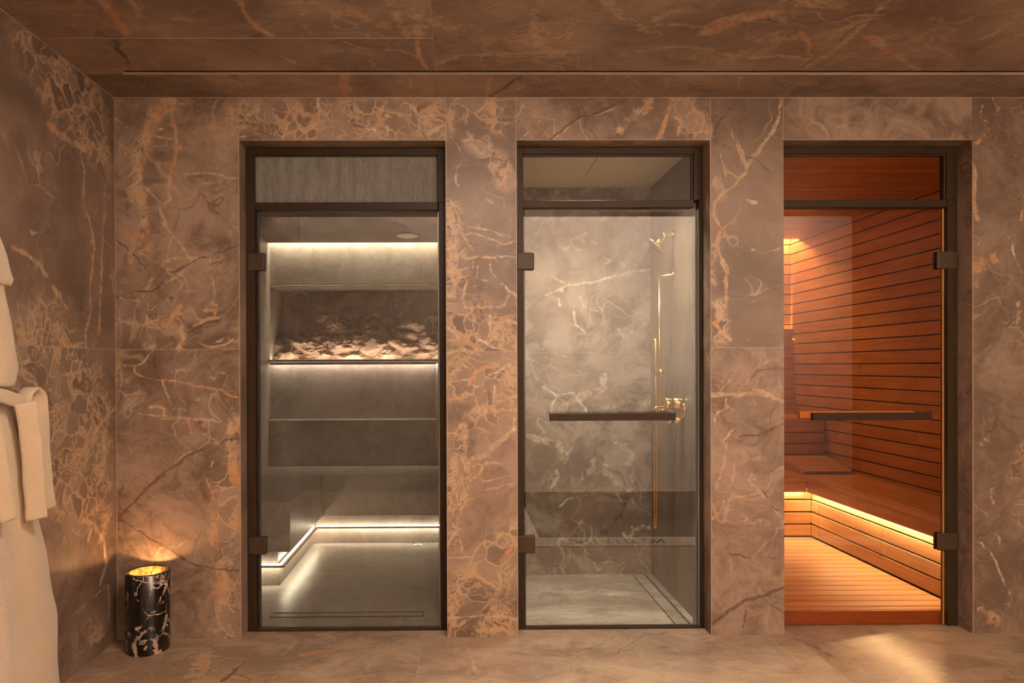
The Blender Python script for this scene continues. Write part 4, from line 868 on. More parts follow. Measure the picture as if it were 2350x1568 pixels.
# ================================================================ SHOWER (behind door 2)
HX0, HX1, HYB, HZC = .19, 1.165, .935, 2.31
s1 = (1190, 480, 4.9); s2 = (1190, 800, 4.48); s3 = (1190, 1120, 4.6116)
TS = [
 ('white', .030, .9, [(470, 420), (540, 450), (590, 400), (600, 330), (700, 310), (760, 280)], *s1), ('white', .035, .9, [(700, 320), (740, 380)], *s1), ('white', .02, .9, [(620, 430), (690, 460)], *s1), ('white', .02, .8, [(810, 350), (880, 390)], *s1), ('white', .014, .7, [(440, 390), (500, 430)], *s1),
 ('white', .025, .8, [(900, 120), (980, 95)], *s1), ('white', .016, .8, [(950, 530), (1040, 580), (1000, 610)], *s1), ('white', .012, .8, [(1110, 590), (1200, 640), (1245, 690)], *s1), ('white', .022, .8, [(1185, 630), (1200, 645)], *s1), ('white', .016, .9, [(1090, 735)], *s1),
 ('tan', .016, .9, [(300, 975), (430, 920), (540, 860), (700, 840), (900, 810), (1060, 760), (1250, 710), (1480, 680)], *s1), ('white', .010, .8, [(920, 800), (1080, 745), (1260, 700), (1480, 680)], *s1), ('tan', .010, .7, [(200, 720), (330, 740), (520, 830)], *s1), ('white', .02, .8, [(480, 915), (490, 925)], *s1), ('white', .018, .8, [(450, 1010), (470, 1090)], *s1),
 ('white', .012, .6, [(690, 990), (730, 1090), (900, 1150), (980, 1200)], *s1), ('white', .014, .7, [(620, 1150), (640, 1300), (740, 1375)], *s1), ('tan', .05, .4, [(1130, 1370), (1200, 1440), (1300, 1350), (1480, 1260)], *s1), ('tone', .18, .35, [(850, 700), (1300, 900)], *s1), ('tone', .15, .3, [(1350, 560), (1250, 600)], *s1), ('tone', .2, .25, [(150, 1000), (300, 1200)], *s1),
 ('white', .02, .6, [(260, 400), (380, 480), (560, 460), (640, 570), (700, 640)], *s2), ('white', .012, .7, [(340, 660), (350, 560), (400, 500)], *s2), ('tan', .07, .45, [(500, 560), (700, 480), (860, 420), (880, 250)], *s2), ('tan', .05, .45, [(880, 600), (1100, 570), (1340, 560)], *s2), ('tan', .07, .4, [(120, 920), (280, 950), (420, 960), (470, 1200)], *s2),
 ('tan', .04, .45, [(720, 800), (560, 960), (470, 1180)], *s2), ('tan', .05, .4, [(760, 860), (780, 1230)], *s2), ('tan', .05, .45, [(620, 1370), (740, 1260), (880, 1260), (1000, 1370), (1200, 1480)], *s2), ('tan', .06, .45, [(960, 960), (1080, 1000), (1160, 1090), (1110, 1200), (1180, 1400)], *s2), ('white', .016, .8, [(980, 960), (1060, 1000)], *s2),
 ('white', .014, .8, [(860, 1190), (910, 1205)], *s2), ('tan', .03, .5, [(390, 1240), (400, 1330), (330, 1450)], *s2), ('tone', .2, .4, [(450, 240), (820, 280), (950, 150)], *s2), ('tone', .2, .35, [(130, 1300), (250, 1100)], *s2), ('tone', .2, .3, [(640, 1050), (660, 1200)], *s2), ('tone', .2, .3, [(1300, 1200), (1280, 1350)], *s2), ('white', .012, .6, [(200, 1110), (140, 1120)], *s2),
 ('crack', .05, .6, [(860, 510), (960, 420), (1080, 290), (1110, 180)], *s3), ('tone', .25, .5, [(1300, 180), (1320, 350)], *s3), ('white', .04, .5, [(1100, 480), (1180, 540), (1210, 420), (1390, 420)], *s3), ('white', .010, .7, [(640, 520), (720, 680), (840, 880), (930, 780), (1000, 720)], *s3), ('white', .010, .7, [(430, 200), (540, 110), (720, 80)], *s3), ('tan', .014, .6, [(1040, 60), (1080, 130), (1110, 200)], *s3), ('white', .010, .7, [(1190, 120), (1240, 190)], *s3),
 ('white', .010, .7, [(540, 640), (545, 720)], *s3), ('white', .010, .7, [(940, 650), (965, 740)], *s3), ('white', .008, .6, [(1230, 600), (1270, 720)], *s3), ('tone', .3, .4, [(200, 150), (900, 300)], *s3), ('tone', .2, .35, [(1080, 700)], *s3), ('tone', .15, .35, [(300, 870), (200, 740)], *s3),
]
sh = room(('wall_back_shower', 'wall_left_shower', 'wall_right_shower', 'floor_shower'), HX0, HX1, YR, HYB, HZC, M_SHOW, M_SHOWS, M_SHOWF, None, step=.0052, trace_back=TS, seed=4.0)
front_return('wall_front_shower', HX0, HX1, .28, 1.17, YR, 2.4, M_SHOW)
hj_ = bp(1400, 809, 'y', HYB)[2]
seams('joint', [(HX0, HX1, HYB - .001, HYB + .001, hj_ - .001, hj_ + .001)], M_GROUT, sh['b'].o)
shc = struct(mk('ceiling_shower', [(HX0, HX1 + .0, YR, HYB, HZC, HZC + .02)], M_CREAM))
qa, qb = bp(1373, 360, 'z', HZC), bp(1342, 403, 'z', HZC)
bm = bmesh.new(); tube(bm, [(qa[0], max(qa[1], .2), HZC - .0005), (qb[0], qb[1], HZC - .0005)], .0012, 6); obj('access_joint', bm, M_DARK, shc)
# thresholds
struct(mk('trim_1', [(-.9855, -.0438, .083, .125, 0.0, .006)], M_FRAME)); struct(mk('trim_2', [(.2839, 1.1731, .083, .125, 0.0, .006)], M_FRAME))
# linear drain along the right wall
dr = empty('linear_drain', (1.085, .5, 0)); tag(dr, 'long stone-topped linear drain in the shower floor beside the right wall', 'drain')
def prism(bm, pts, z0, z1):
    a = [bm.verts.new((p[0], p[1], z0)) for p in pts]; b = [bm.verts.new((p[0], p[1], z1)) for p in pts]
    n = len(pts)
    bm.faces.new(a[::-1]); bm.faces.new(b)
    for k in range(n): bm.faces.new((a[k], a[(k + 1) % n], b[(k + 1) % n], b[k]))
P_('slot_gap', [(1.048, 1.0535, .12, .915, .0005, .0022), (1.1165, 1.124, .12, .915, .0005, .0022)], M_DARK, dr, 0)
P_('channel_edge', [(1.124, 1.1265, .12, .915, .0, .0035)], M_NICKEL, dr, 0)
P_('tile_insert', [(1.0535, 1.1165, .12, .915, .0, .0018)], M_SHOWF, dr, 0)
P_('end_cap', [(1.046, 1.126, .915, .919, .0, .003)], M_NICKEL, dr, 0); P_('end_cap', [(1.046, 1.126, .116, .120, .0, .003)], M_NICKEL, dr, 0)

WX = HX1
# fixed shower head
A_ = bp(1547, 538, 'x', WX)
root = empty('overhead_shower', (WX, A_[1], A_[2])); tag(root, 'round brass overhead shower head on a curved arm from the right shower wall', 'shower head')
bm = bmesh.new(); lathe(bm, [(.024, -.006), (.024, -.001), (.0, -.001)], (0, 0, 0), 'X', 32, False); lathe(bm, [(.0, -.008), (.024, -.006)], (0, 0, 0), 'X', 32, False); obj('wall_flange', bm, M_BRASS, root, True)
ctr = bp(1503, 565, 'y', A_[1] - .005) - root.location   # centre of the disc
nrm = Vector((-.72, .08, -.69)).normalized()
neck = ctr - nrm * .06
arm = []
p0, p1, p2, p3 = Vector((-.004, 0, 0)), Vector((-.10, 0, .004)), neck + (-nrm) * .045, neck
for k in range(17):
    t_ = k / 16
    arm.append(p0 * (1 - t_) ** 3 + p1 * 3 * t_ * (1 - t_) ** 2 + p2 * 3 * t_ * t_ * (1 - t_) + p3 * t_ ** 3)
bm = bmesh.new(); tube(bm, arm, .0075, 16); obj('arm', bm, M_BRASS, root, True)
bm = bmesh.new(); lathe(bm, [(.0, -.07), (.013, -.068), (.013, -.045), (.017, -.04), (.017, -.028), (.012, -.024), (.016, -.018), (.048, -.008), (.056, -.004), (.058, .004), (.0, .004)], ctr, nrm, 40, False); rose = obj('rose', bm, M_BRASS, root, True)
bm = bmesh.new(); lathe(bm, [(.052, .0045), (.05, .0065), (.0, .0065)], ctr, nrm, 40, False); obj('spray_face', bm, metal_mat('grey_spray_face', (.09, .075, .06), .6, 0, .2), rose)
# slide rail with hand shower
B_ = bp(1544, 633, 'x', WX)
rail_x = WX - .072
zt = B_[2]; yr_ = B_[1]
zb = 0.985
root = empty('shower_rail', (rail_x, yr_, zb)); tag(root, 'slim vertical brass slide rail fixed to the right shower wall', 'shower rail')
bm = bmesh.new(); tube(bm, [(0, 0, 0), (0, 0, zt - zb + .003)], .0068, 16); obj('rail', bm, M_BRASS, root, True)
for zz in (zt - zb, .03):
    bm = bmesh.new(); lathe(bm, [(.009, .0), (.009, .04), (.012, .042), (.012, .066), (.027, .067), (.027, .0715), (.0, .0715)], (0, 0, zz), 'X', 32, False); obj('bracket', bm, M_BRASS, root, True)
hz = bp(1513, 853, 'x', WX)[2] + .0
q = bp(1519, 854, 'y', yr_ - .03)
bm = bmesh.new(); lathe(bm, [(.012, -.016), (.012, .016)], (0, 0, q[2] - zb), 'Z', 24); lathe(bm, [(.0, -.036), (.0135, -.034), (.0135, 0.0)], (0, 0, q[2] - zb), 'Y', 24, False); lathe(bm, [(.005, -.012), (.005, 0)], (0, 0, q[2] - zb), 'X', 16); sl_ = obj('slider', bm, M_BRASS, root, True)
hx = rail_x - .026
hand = empty('hand_shower', (hx, yr_ - .012, q[2])); tag(hand, 'slender brass baton hand shower clipped to the slide rail', 'hand shower')
bm = bmesh.new(); lathe(bm, [(.0, -.022), (.007, -.020), (.0085, -.004), (.0085, .012), (.0115, .016), (.0125, .17), (.010, .178), (.0, .18)], (0, 0, 0), 'Z', 24, False); obj('baton', bm, M_BRASS, hand, True)
bm = bmesh.new(); box(bm, -.0132, -.0105, -.005, .005, .03, .165, .001); obj('spray_face', bm, M_NICKEL, hand)
# hose from the baton down in a loop and up to the outlet
OY = yr_ - .058
oz = bp(1503, 935, 'y', OY)[2]
outx = bp(1503, 935, 'y', OY)[0]
hb = hand.location + Vector((0, 0, -.02))
lowz = bp(1508, 1210, 'y', yr_)[2]
pts = []
for k in range(25):
    t_ = k / 24
    pts.append(hb.lerp(Vector((rail_x - .026, yr_ - .02, lowz + .02)), t_) + Vector((.004 * math.sin(PI * t_), -.004 * math.sin(PI * t_), 0)))
for k in range(1, 12):
    an = PI * k / 12
    pts.append(Vector((rail_x - .031 + .005 * math.cos(an), yr_ - .02, lowz + .02 - .02 * math.sin(an))))
for k in range(25):
    t_ = k / 24
    pts.append(Vector((rail_x - .036, yr_ - .02, lowz + .02)).lerp(Vector((outx, OY, oz - .02)), t_))
bm = bmesh.new(); tube(bm, pts, .0042, 10)
ho = obj('shower_hose', bm, M_BRASS, None, True); tag(ho, 'thin brass shower hose hanging in a long loop below the hand shower', 'hose')
root = empty('hose_outlet', (WX, OY, oz)); tag(root, 'small brass elbow outlet where the shower hose meets the wall', 'outlet')
bm = bmesh.new(); tube(bm, [(-.0005, 0, 0), (outx - WX + .006, 0, 0), (outx - WX, 0, -.004), (outx - WX, 0, -.018)], .0062, 14); obj('elbow', bm, M_BRASS, root, True)
bm = bmesh.new(); lathe(bm, [(.0, -.006), (.02, -.005), (.02, -.0005)], (0, 0, 0), 'X', 28, False); obj('wall_flange', bm, M_BRASS, root, True)
# thermostatic valve
V1 = bp(1566, 931, 'x', WX); V2 = bp(1566, 958, 'x', WX)
root = empty('shower_valve', (WX, V1[1], (V1[2] + V2[2]) / 2)); tag(root, 'brass shower valve with two stacked round knobs behind the black door bar', 'valve')
dz = (V1[2] - V2[2]) / 2
bm = bmesh.new()
lathe(bm, [(.0, -.008), (.042, -.007), (.045, -.004), (.045, -.0005)], (0, 0, dz * .2), 'X', 40, False); obj('wall_plate', bm, M_BRASS, root, True)
bm = bmesh.new(); lathe(bm, [(.030, -.008), (.030, -.045), (.027, -.047), (.027, -.050), (.0305, -.052), (.0305, -.088), (.028, -.091), (.0, -.091)], (0, 0, dz + .012), 'X', 40, False); k1 = obj('knob', bm, M_BRASS, root, True)
bm = bmesh.new(); lathe(bm, [(.019, -.008), (.019, -.040), (.016, -.042), (.016, -.045), (.0195, -.047), (.0195, -.080), (.0, -.081)], (0, 0, -dz - .012), 'X', 40, False); k2 = obj('knob', bm, M_BRASS, root, True)
bm = bmesh.new(); tube(bm, [(-.084, 0, dz - .02), (-.112, -.004, dz - .022)], .004, 10); obj('lever', bm, M_BRASS, k1, True)

# ================================================================ SAUNA (behind door 3)
AX0, AX1, AYB, AZC = 1.40, 2.84, 2.63, 2.292
PS = .08448
FZ = .062
M_BACKING = metal_mat('dark_backing', (0.014, 0.006, 0.003), 0.95, 0)
def board_z():   # bottoms of the wall boards
    z = .4945 - PS * 6
    out = []
    while z < AZC + .1:
        out.append((max(z + .004, 0.0), min(z + PS - .004, AZC + .12)))
        z += PS
    return [b for b in out if b[1] - b[0] > .02]
def walljoin(x, n): pass
rj = []
for i, (z0, z1) in enumerate(board_z()):
    cut = [1.93, 1.05, 1.62, 2.15][i % 4]
    rj += [(AX1, AX1 + .014, YR, cut - .0006, z0, z1), (AX1, AX1 + .014, cut + .0006, AYB, z0, z1)]
war = struct(boards('wall_right_sauna', rj, M_WY)); mk('backing', [(AX1 + .0142, AX1 + .03, YR, AYB + .03, 0, AZC + .2)], M_BACKING, war)
wab = struct(boards('wall_back_sauna', [(AX0, AX1 - .0, AYB, AYB + .014, z0, z1) for z0, z1 in board_z()], M_WX)); mk('backing', [(AX0, AX1 + .02, AYB + .0142, AYB + .03, 0, AZC + .2)], M_BACKING, wab)
wal = struct(boards('wall_left_sauna', [(AX0 - .014, AX0, YR, AYB, z0, z1) for z0, z1 in board_z()], M_WY)); mk('backing', [(AX0 - .03, AX0 - .0142, YR, AYB + .03, 0, AZC + .2)], M_BACKING, wal)
waf = struct(mk('wall_front_sauna', [(AX0, 1.515, YR, YR + .012, 0, 2.4), (2.387, AX1, YR, YR + .012, 0, 2.4), (1.515, 2.387, YR, YR + .012, ZH, 2.4)], M_WX))
cb = []
y = 2.505
while y > YR:
    cb.append((AX0, AX1, max(y - .085, YR), y, AZC, AZC + .014)); y -= .0915
cea = struct(boards('ceiling_sauna', cb, M_WX)); mk('backing', [(AX0, AX1, YR, 2.505, AZC + .0142, AZC + .03), (AX0, AX1, YR, AYB + .02, AZC + .14, AZC + .16)], M_BACKING, cea)
# duckboard floor
db = []
y = 1.538
while y > .16:
    db.append((AX0, 2.444, max(y - .0715, .145), y, FZ - .022, FZ)); y -= .0795
duck = empty('duckboard', (1.9, .8, 0)); tag(duck, 'slatted wooden duckboard floor of the sauna behind the amber glass door', 'duckboard')
rel(boards('slat', db[:1], M_WX, duck), duck)
for b_ in db[1:]:
    rel(boards('slat', [b_], M_WX, duck), duck)
P_('runner', [(1.5, 1.55, .15, 1.53, .002, FZ - .022), (1.95, 2.0, .15, 1.53, .002, FZ - .022), (2.37, 2.42, .15, 1.53, .002, FZ - .022)], M_WSILL, duck, 0)
struct(mk('floor_sauna', [(AX0, AX1, YR, AYB, -.02, 0.0)], M_BACKING))
th = struct(mk('trim_3', [(1.5137, 2.3873, .122, .142, 0.0, .0625)], M_WSILL, None, .002)); 

# lower bench (L): right arm along the wall, back arm; seat slats, fascia, boarded plinth
BT = .475
def bench_obj(name, loc, label):
    r = empty(name, loc); tag(r, label, 'bench'); return r
rb = bench_obj('sauna_bench', (2.62, .9, 0), 'long lower sauna bench of cedar slats running along the right wall')
def WB(name, b, mat, root):
    o = boards(name, [b] if not isinstance(b, list) else b, mat, root); rel(o, root); return o
PX = 2.449; FX = 2.400; PYB = 1.548; FYB = 1.512
n = 6; wdt = (AX1 - .004 - (FX + .052)) / n
JY = .927
WB('seat_slat', [(FX, FX + .048, .165, JY - .001, BT - .028, BT), (FX, FX + .048, JY + .001, FYB + .048, BT - .028, BT)], M_WY, rb)
for k in range(n):
    x0 = FX + .052 + k * wdt
    WB('seat_slat', [(x0, x0 + wdt - .006, .165, JY - .001, BT - .028, BT), (x0, x0 + wdt - .006, JY + .001, FYB + .05, BT - .028, BT)], M_WY, rb)
WB('fascia', [(FX, FX + .022, .165, JY - .001, BT - .098, BT - .030), (FX, FX + .022, JY + .001, FYB - .001, BT - .098, BT - .030)], M_WY, rb)
for k in range(4):
    z0 = FZ + .008 + k * PS; z1 = z0 + PS - .0085
    WB('plinth_board', [(PX, PX + .02, .165, .775, z0, z1), (PX, PX + .02, .777, 1.455, z0, z1), (PX, PX + .02, 1.457, PYB, z0, z1)], M_WY, rb)
P_('plinth_backing', [(PX + .021, PX + .03, .165, PYB, .0, BT - .1)], M_BACKING, rb, 0)
bb = bench_obj('sauna_bench', (2.1, 1.8, 0), 'lower sauna bench of cedar slats across the back, below the raised bench')
n = 5; wd2 = (2.085 - (FYB + .052)) / (n + 1)
WB('seat_slat', (AX0, FX - .002, FYB, FYB + .048, BT - .028, BT), M_WX, bb)
for k in range(n + 1):
    y0 = FYB + .052 + k * wd2
    WB('seat_slat', (AX0, AX1 - .004, y0, y0 + wd2 - .006, BT - .028, BT), M_WX, bb)
WB('fascia', (AX0, FX - .001, FYB, FYB + .022, BT - .098, BT - .030), M_WX, bb)
for k in range(4):
    z0 = FZ + .008 + k * PS; z1 = z0 + PS - .0085
    WB('plinth_board', (AX0, PX - .001, PYB, PYB + .02, z0, z1), M_WX, bb)
P_('plinth_backing', [(AX0, PX, PYB + .021, PYB + .03, .0, BT - .1)], M_BACKING, bb, 0)
# raised bench at the back with boarded riser
UT = .84; UY = 2.09
ub = bench_obj('sauna_bench', (2.1, 2.35, 0), 'raised upper sauna bench across the back with boarded riser and leaning backrest')
for k in range(5):
    y0 = UY + k * .098
    WB('seat_slat', (AX0 + .004, AX1 - .004, y0, y0 + .092, UT - .028, UT), M_WX, ub)
for k in range(4):
    z1 = UT - .030 - k * PS; z0 = z1 - PS + .007
    WB('riser_board', (AX0 + .004, AX1 - .003, UY + .004, UY + .024, max(z0, BT + .004), z1), M_WX, ub)
P_('riser_backing', [(AX0 + .004, AX1 - .003, UY + .025, UY + .035, .3, UT - .03)], M_BACKING, ub, 0)
# slatted headrest wedge
hr = empty('sauna_headrest', (2.62, 1.75, BT)); tag(hr, 'slatted wooden headrest wedge lying on the lower sauna bench in the corner', 'headrest')
tilt = math.atan2(.062, .36)
for k in range(8):
    bm = bmesh.new(); y0 = k * .045; box(bm, -.175, .175, y0, y0 + .035, -.006, .006, .0015)
    bmesh.ops.transform(bm, matrix=Matrix.Translation((0, -.10, .022)) @ Matrix.Rotation(tilt, 4, 'X'), verts=bm.verts)
    obj('slat', bm, M_WX, hr)
for sx in (-.182, .162):
    bm = bmesh.new(); pr = [(-.10, .0), (.255, .0), (.255, .078), (-.10, .016)]
    a = [bm.verts.new((sx, p[0], p[1] + .001)) for p in pr]; b = [bm.verts.new((sx + .02, p[0], p[1] + .001)) for p in pr]
    bm.faces.new(a); bm.faces.new(b[::-1])
    for k in range(4): bm.faces.new((a[k], b[k], b[(k + 1) % 4], a[(k + 1) % 4]))
    bmesh.ops.recalc_face_normals(bm, faces=bm.faces); obj('side_piece', bm, M_WY, hr)
# leaning backrest of boards in front of the lit back wall
br_ = empty('backrest', (0, .18, UT)); br_.parent = ub
ztop = 1.555 - UT
for k in range(9):
    z1 = ztop - k * PS; z0 = z1 - PS + .003
    if z1 < .02: break
    yy0 = .005 + .05 * (z0 / ztop); 
    bm = bmesh.new(); box(bm, AX0 - 2.1 + .005, AX1 - 2.1 - .004, -.009, .009, max(z0, .002), z1, .0015)
    bmesh.ops.transform(bm, matrix=Matrix.Translation((0, .008, 0)) @ Matrix.Rotation(-.07, 4, 'X'), verts=bm.verts)
    obj('board', bm, M_WX, br_)
bm = bmesh.new(); box(bm, AX0 - 2.1 + .005, AX1 - 2.1 - .004, .0095, .014, .004, ztop - .002)
bmesh.ops.transform(bm, matrix=Matrix.Translation((0, .008, 0)) @ Matrix.Rotation(-.07, 4, 'X'), verts=bm.verts)
obj('backing', bm, M_BACKING, br_)  # added behind the boards to stop strip light leaking through the gaps
# lights of the sauna
led('light_strip', [(FX + .0225, FX + .032, .17, PYB - .05, BT - .0955, BT - .090)], (1.0, .95, .80), 205, 'warm light strip under the front edge of the right sauna bench')
led('light_strip', [(AX0, FX - .02, FYB + .0225, FYB + .032, BT - .0955, BT - .090)], (1.0, .95, .80), 205, 'warm light strip under the front edge of the back sauna bench')
led('light_strip', [(AX0, AX1, 2.600, 2.612, 1.46, 1.47)], (1.0, .64, .32), 240, 'warm light strip hidden behind the leaning sauna backrest')
led('light_strip', [(AX0, AX1, 2.54, 2.552, AZC + .02, AZC + .03)], (1.0, .64, .32), 240, 'warm light strip in the gap above the sauna back wall')

# ================================================================ DOORS, FRAMES, HINGES, BARS
def frame(n, x0, x1, rails, glass_t, glass_d, mats, hinge_side, bar=None):
    z_hi = ZH - .001
    f0, f1 = YF, YF + .05
    wz0, wz1, wx0, wx1 = glass_t     # transom glass
    w_ = empty('window_%d' % n, (x0, f0, wz0)); struct(w_)
    R_ = lambda o: rel(o, w_)
    # full-height frame belongs to the fixed window unit
    R_(mk('frame', [(x0, wx0, f0, f1, 0.0, z_hi), (wx1, x1, f0, f1, rails[1], z_hi), (wx0, wx1, f0, f1, wz1, z_hi), (wx0, wx1, f0, f1, rails[0], rails[1])], M_FRAME, w_, .0015))
    dx0, dx1, dz0, dz1 = glass_d
    R_(mk('frame_post', [(dx1 + .002 if n != 3 else 2.339, x1, f0, f1, 0.0, rails[1] - .0002)], M_FRAME, w_, .0015))
    R_(mk('frame_stop', [(wx0, wx0 + .010, f0 + .028, f1 - .001, 0.0, rails[0]), ], M_DARK, w_, 0))
    R_(mk('pane', [(wx0 + .0005, wx1 - .0005, f0 + .018, f0 + .026, wz0 + .0005, wz1 - .0005)], mats[0], w_, 0))
    R_(mk('bead', [(wx0, wx1, f0 + .010, f0 + .017, wz1 - .005, wz1 - .0002), (wx1 - .006, wx1 - .0002, f0 + .010, f0 + .017, wz0, wz1)], M_HINGE, w_, 0))
    d_ = empty('door_%d' % n, (dx0, f0 + .012, 0)); struct(d_)
    Q_ = lambda o: rel(o, d_)
    gy0, gy1 = f0 + .008, f0 + .018
    Q_(mk('glass_panel', [(dx0, dx1, gy0, gy1, dz0, dz1)], mats[1], d_, 0))
    # polished edges
    em = M_EDGEA if n == 3 else M_EDGE
    Q_(mk('glass_edge', [(dx1, dx1 + .0018 + (.008 if n == 3 else 0), gy0, gy1, dz0, dz1)], em, d_, 0))
    if n != 3:
        Q_(mk('bottom_seal', [(dx0, dx1, gy0 + .001, gy1 - .001, dz0 - .0035, dz0 - .0003)], M_DARK, d_, 0))
    for zc_ in (1.742, .402):
        if hinge_side == 'L': hx0, hx1 = x0 + .006, x0 + .089
        else: hx0, hx1 = x1 - .100, x1 + .002
        hgt = .0415
        bm = bmesh.new(); box(bm, hx0, hx1, gy0 - .0135, gy0 - .0005, zc_ - hgt, zc_ + hgt, .006, 0, 3)
        h_ = Q_(obj('hinge', bm, M_HINGE, d_))
        bm = bmesh.new(); box(bm, hx0, hx1, gy1 + .0005, gy1 + .012, zc_ - hgt, zc_ + hgt, .004, 0, 2)
        o = obj('inner_plate', bm, M_HINGE, h_); 
        sx = hx0 + .009 if hinge_side == 'L' else hx1 - .011
        o = mk('slot', [(sx, sx + .002, gy0 - .0141, gy0 - .0134, zc_ - .018, zc_ + .018)], M_DARK, h_, 0)
    return d_, gy0, gy1
D1, g0, g1_ = frame(1, OPEN[0][0], OPEN[0][1], (1.985, 2.021), (2.021, 2.243, -.943, -.082), (-.932, -.079, .006, 1.979), (M_GTRAN, M_GWET), 'L')
D2, g0, g1_ = frame(2, OPEN[1][0], OPEN[1][1], (1.994, 2.029), (2.029, 2.247, .322, 1.129), (.323, 1.153, .006, 1.988), (M_GLASS, M_GLASS), 'L')
D3, g0, g1_ = frame(3, OPEN[2][0], OPEN[2][1], (1.994, 2.029), (2.029, 2.247, 1.553, 2.335), (1.556, 2.318, .006, 1.988), (M_GBRON, M_GBRON), 'R')
rel(mk('seal_strip', [(1.1295, 1.1525, g1_ + .001, g1_ + .008, .01, 1.985)], M_SEAL, D2, 0), D2)
rel(mk('seal_strip', [(-.0835, -.080, g1_ + .001, g1_ + .006, .01, 1.975)], M_SEAL, D1, 0), D1)
def bar(D, x0, x1, zc, wood_x=None):
    r = rel(mk('handle', [(x0, x1, .028, .048, zc - .0175, zc + .0175)], M_FRAME, D, .002), D)
    for x in (x0 + .06, x1 - .10):
        mk('standoff', [(x, x + .045, .048, g0 + .0, zc - .006, zc + .008)], M_FRAME, r, .001)
    if wood_x:
        q = rel(boards('inner_handle', [(wood_x[0], wood_x[1], .152, .182, zc - .0165, zc + .0165)], wood('pale_handle_wood', (.66, .52, .38), (.78, .63, .47), 1, 'X'), D), D)
        for x in (x0 + .06, x1 - .10):
            mk('standoff', [(x, x + .03, g1_, .152, zc - .008, zc + .008)], M_FRAME, q, 0)
bar(D2, .437, 1.022, 1.008)
bar(D3, 1.661, 2.222, 1.005, (1.664, 2.222))

# ================================================================ CANDLE
CX, CY, CH, CR = -1.367, -.103, .347, .0915
can = empty('candle', (CX, CY, 0)); tag(can, 'lit candle in a tall black white-veined marble cylinder on the floor in the corner', 'candle')
t = NT('black_veined_marble')
tc = t.n('ShaderNodeTexCoord').outputs['Object']
wv = t.vmath('ADD', tc, t.scale(t.vmath('SUBTRACT', t.noise(tc, 14, 4, .6, 0, True), (.5, .5, .5)), (.09, .09, .09)))
v1 = t.ramp(t.vor(wv, 13, 'DISTANCE_TO_EDGE'), .055, .012)
z_ = t.n('ShaderNodeSeparateXYZ', {0: tc}).outputs[2]
thick = t.ramp(z_, .20, .03, .02, .13)
v2 = t.math('SUBTRACT', 1.0, t.math('DIVIDE', t.vor(wv, 9, 'DISTANCE_TO_EDGE'), thick), clamp=True)
mk1 = t.ramp(t.noise(tc, 9, 4, .6), .48, .60)
mk2 = t.ramp(t.noise(t.vmath('ADD', tc, (3, 1, 2)), 11, 4, .6), .46, .56)
vv = t.math('MAXIMUM', t.math('MULTIPLY', v1, mk1), t.math('MULTIPLY', t.ramp(v2, .1, .6), mk2))
cc = t.mix(vv, (.006, .005, .004), (.50, .37, .29))
M_BM = t.done(t.bsdf(cc, .16, 0, .5))
bm = bmesh.new(); lathe(bm, [(.0, 0.0), (CR - .002, 0.0), (CR, .003), (CR, CH - .002), (CR - .002, CH), (CR - .0155, CH), (CR - .017, CH - .002)], (0, 0, 0), 'Z', 96, False); obj('vessel', bm, M_BM, can, True)
t = NT('gold_leaf')
n_ = t.noise(t.pos(), 60, 5, .7)
M_GOLD = t.done(t.bsdf(t.mix(t.ramp(n_, .4, .6), (.26, .12, .03), (.05, .02, .006)), .45, .7, .5, t.bump(n_, .8, .01)))
bm = bmesh.new(); lathe(bm, [(CR - .017, CH - .002), (CR - .0175, CH - .05), (CR - .0175, CH - .10)], (0, 0, 0), 'Z', 64, False); obj('gold_lining', bm, M_GOLD, can, True)
t = NT('soft_wax'); M_WAX = t.done(t.bsdf((.80, .52, .26), .4, 0, .5, **{'Subsurface Weight': .5, 'Subsurface Scale': .02}))
bm = bmesh.new(); lathe(bm, [(CR - .018, CH - .062), (.03, CH - .060), (.0, CH - .058)], (0, 0, 0), 'Z', 48, False); wax = obj('wax', bm, M_WAX, can, True)
M_FLAME = emit('flame_glow', (1.0, .62, .22), 38)
for dx, dy, s in ((.022, .008, 1.0), (-.034, -.02, .6)):
    bm = bmesh.new(); tube(bm, [(dx, dy, CH - .060), (dx, dy, CH - .046)], .0012, 8); obj('wick', bm, M_DARK, can)
    bm = bmesh.new(); lathe(bm, [(.0, CH - .050), (.0050 * s, CH - .044), (.0064 * s, CH - .036), (.0045 * s, CH - .022 + .014 * (s - 1)), (.0015 * s, CH - .012 + .03 * (s - 1)), (.0, CH - .004 + .04 * (s - 1))], (dx, dy, 0), 'Z', 20, False); obj('flame', bm, M_FLAME, can, True)
l = bpy.data.lights.new('candle_light', 'POINT'); l.energy = 5.0; l.color = (1.0, .52, .20); l.shadow_soft_size = .012
lo = bpy.data.objects.new('candle_light', l); lo.location = (CX + .01, CY, CH - .036); COL.objects.link(lo)

# ================================================================ BATHROBE on the left wall
t = NT('cream_towelling')
P = t.pos()
hgt = t.math('ADD', t.noise(P, 300, 2, .6), t.math('MULTIPLY', t.noise(P, 40, 3), .6))
M_TOWEL = t.done(t.bsdf(t.mix(t.noise(P, 12, 4), (.52, .41, .29), (.60, .48, .35)), .95, 0, .1, t.bump(hgt, .55, .006), **{'Sheen Weight': .35}))
robe = empty('bathrobe', (XL, -1.1, 0)); tag(robe, 'cream towelling bathrobe with a tied belt hanging on the left marble wall', 'bathrobe')
def interp(tab, z):
    tab = sorted(tab)
    if z <= tab[0][0]: return tab[0][1]
    for (a, b), (c, d) in zip(tab, tab[1:]):
        if z <= c: return b + (d - b) * (z - a) / (c - a)
    return tab[-1][1]
YC = -1.12
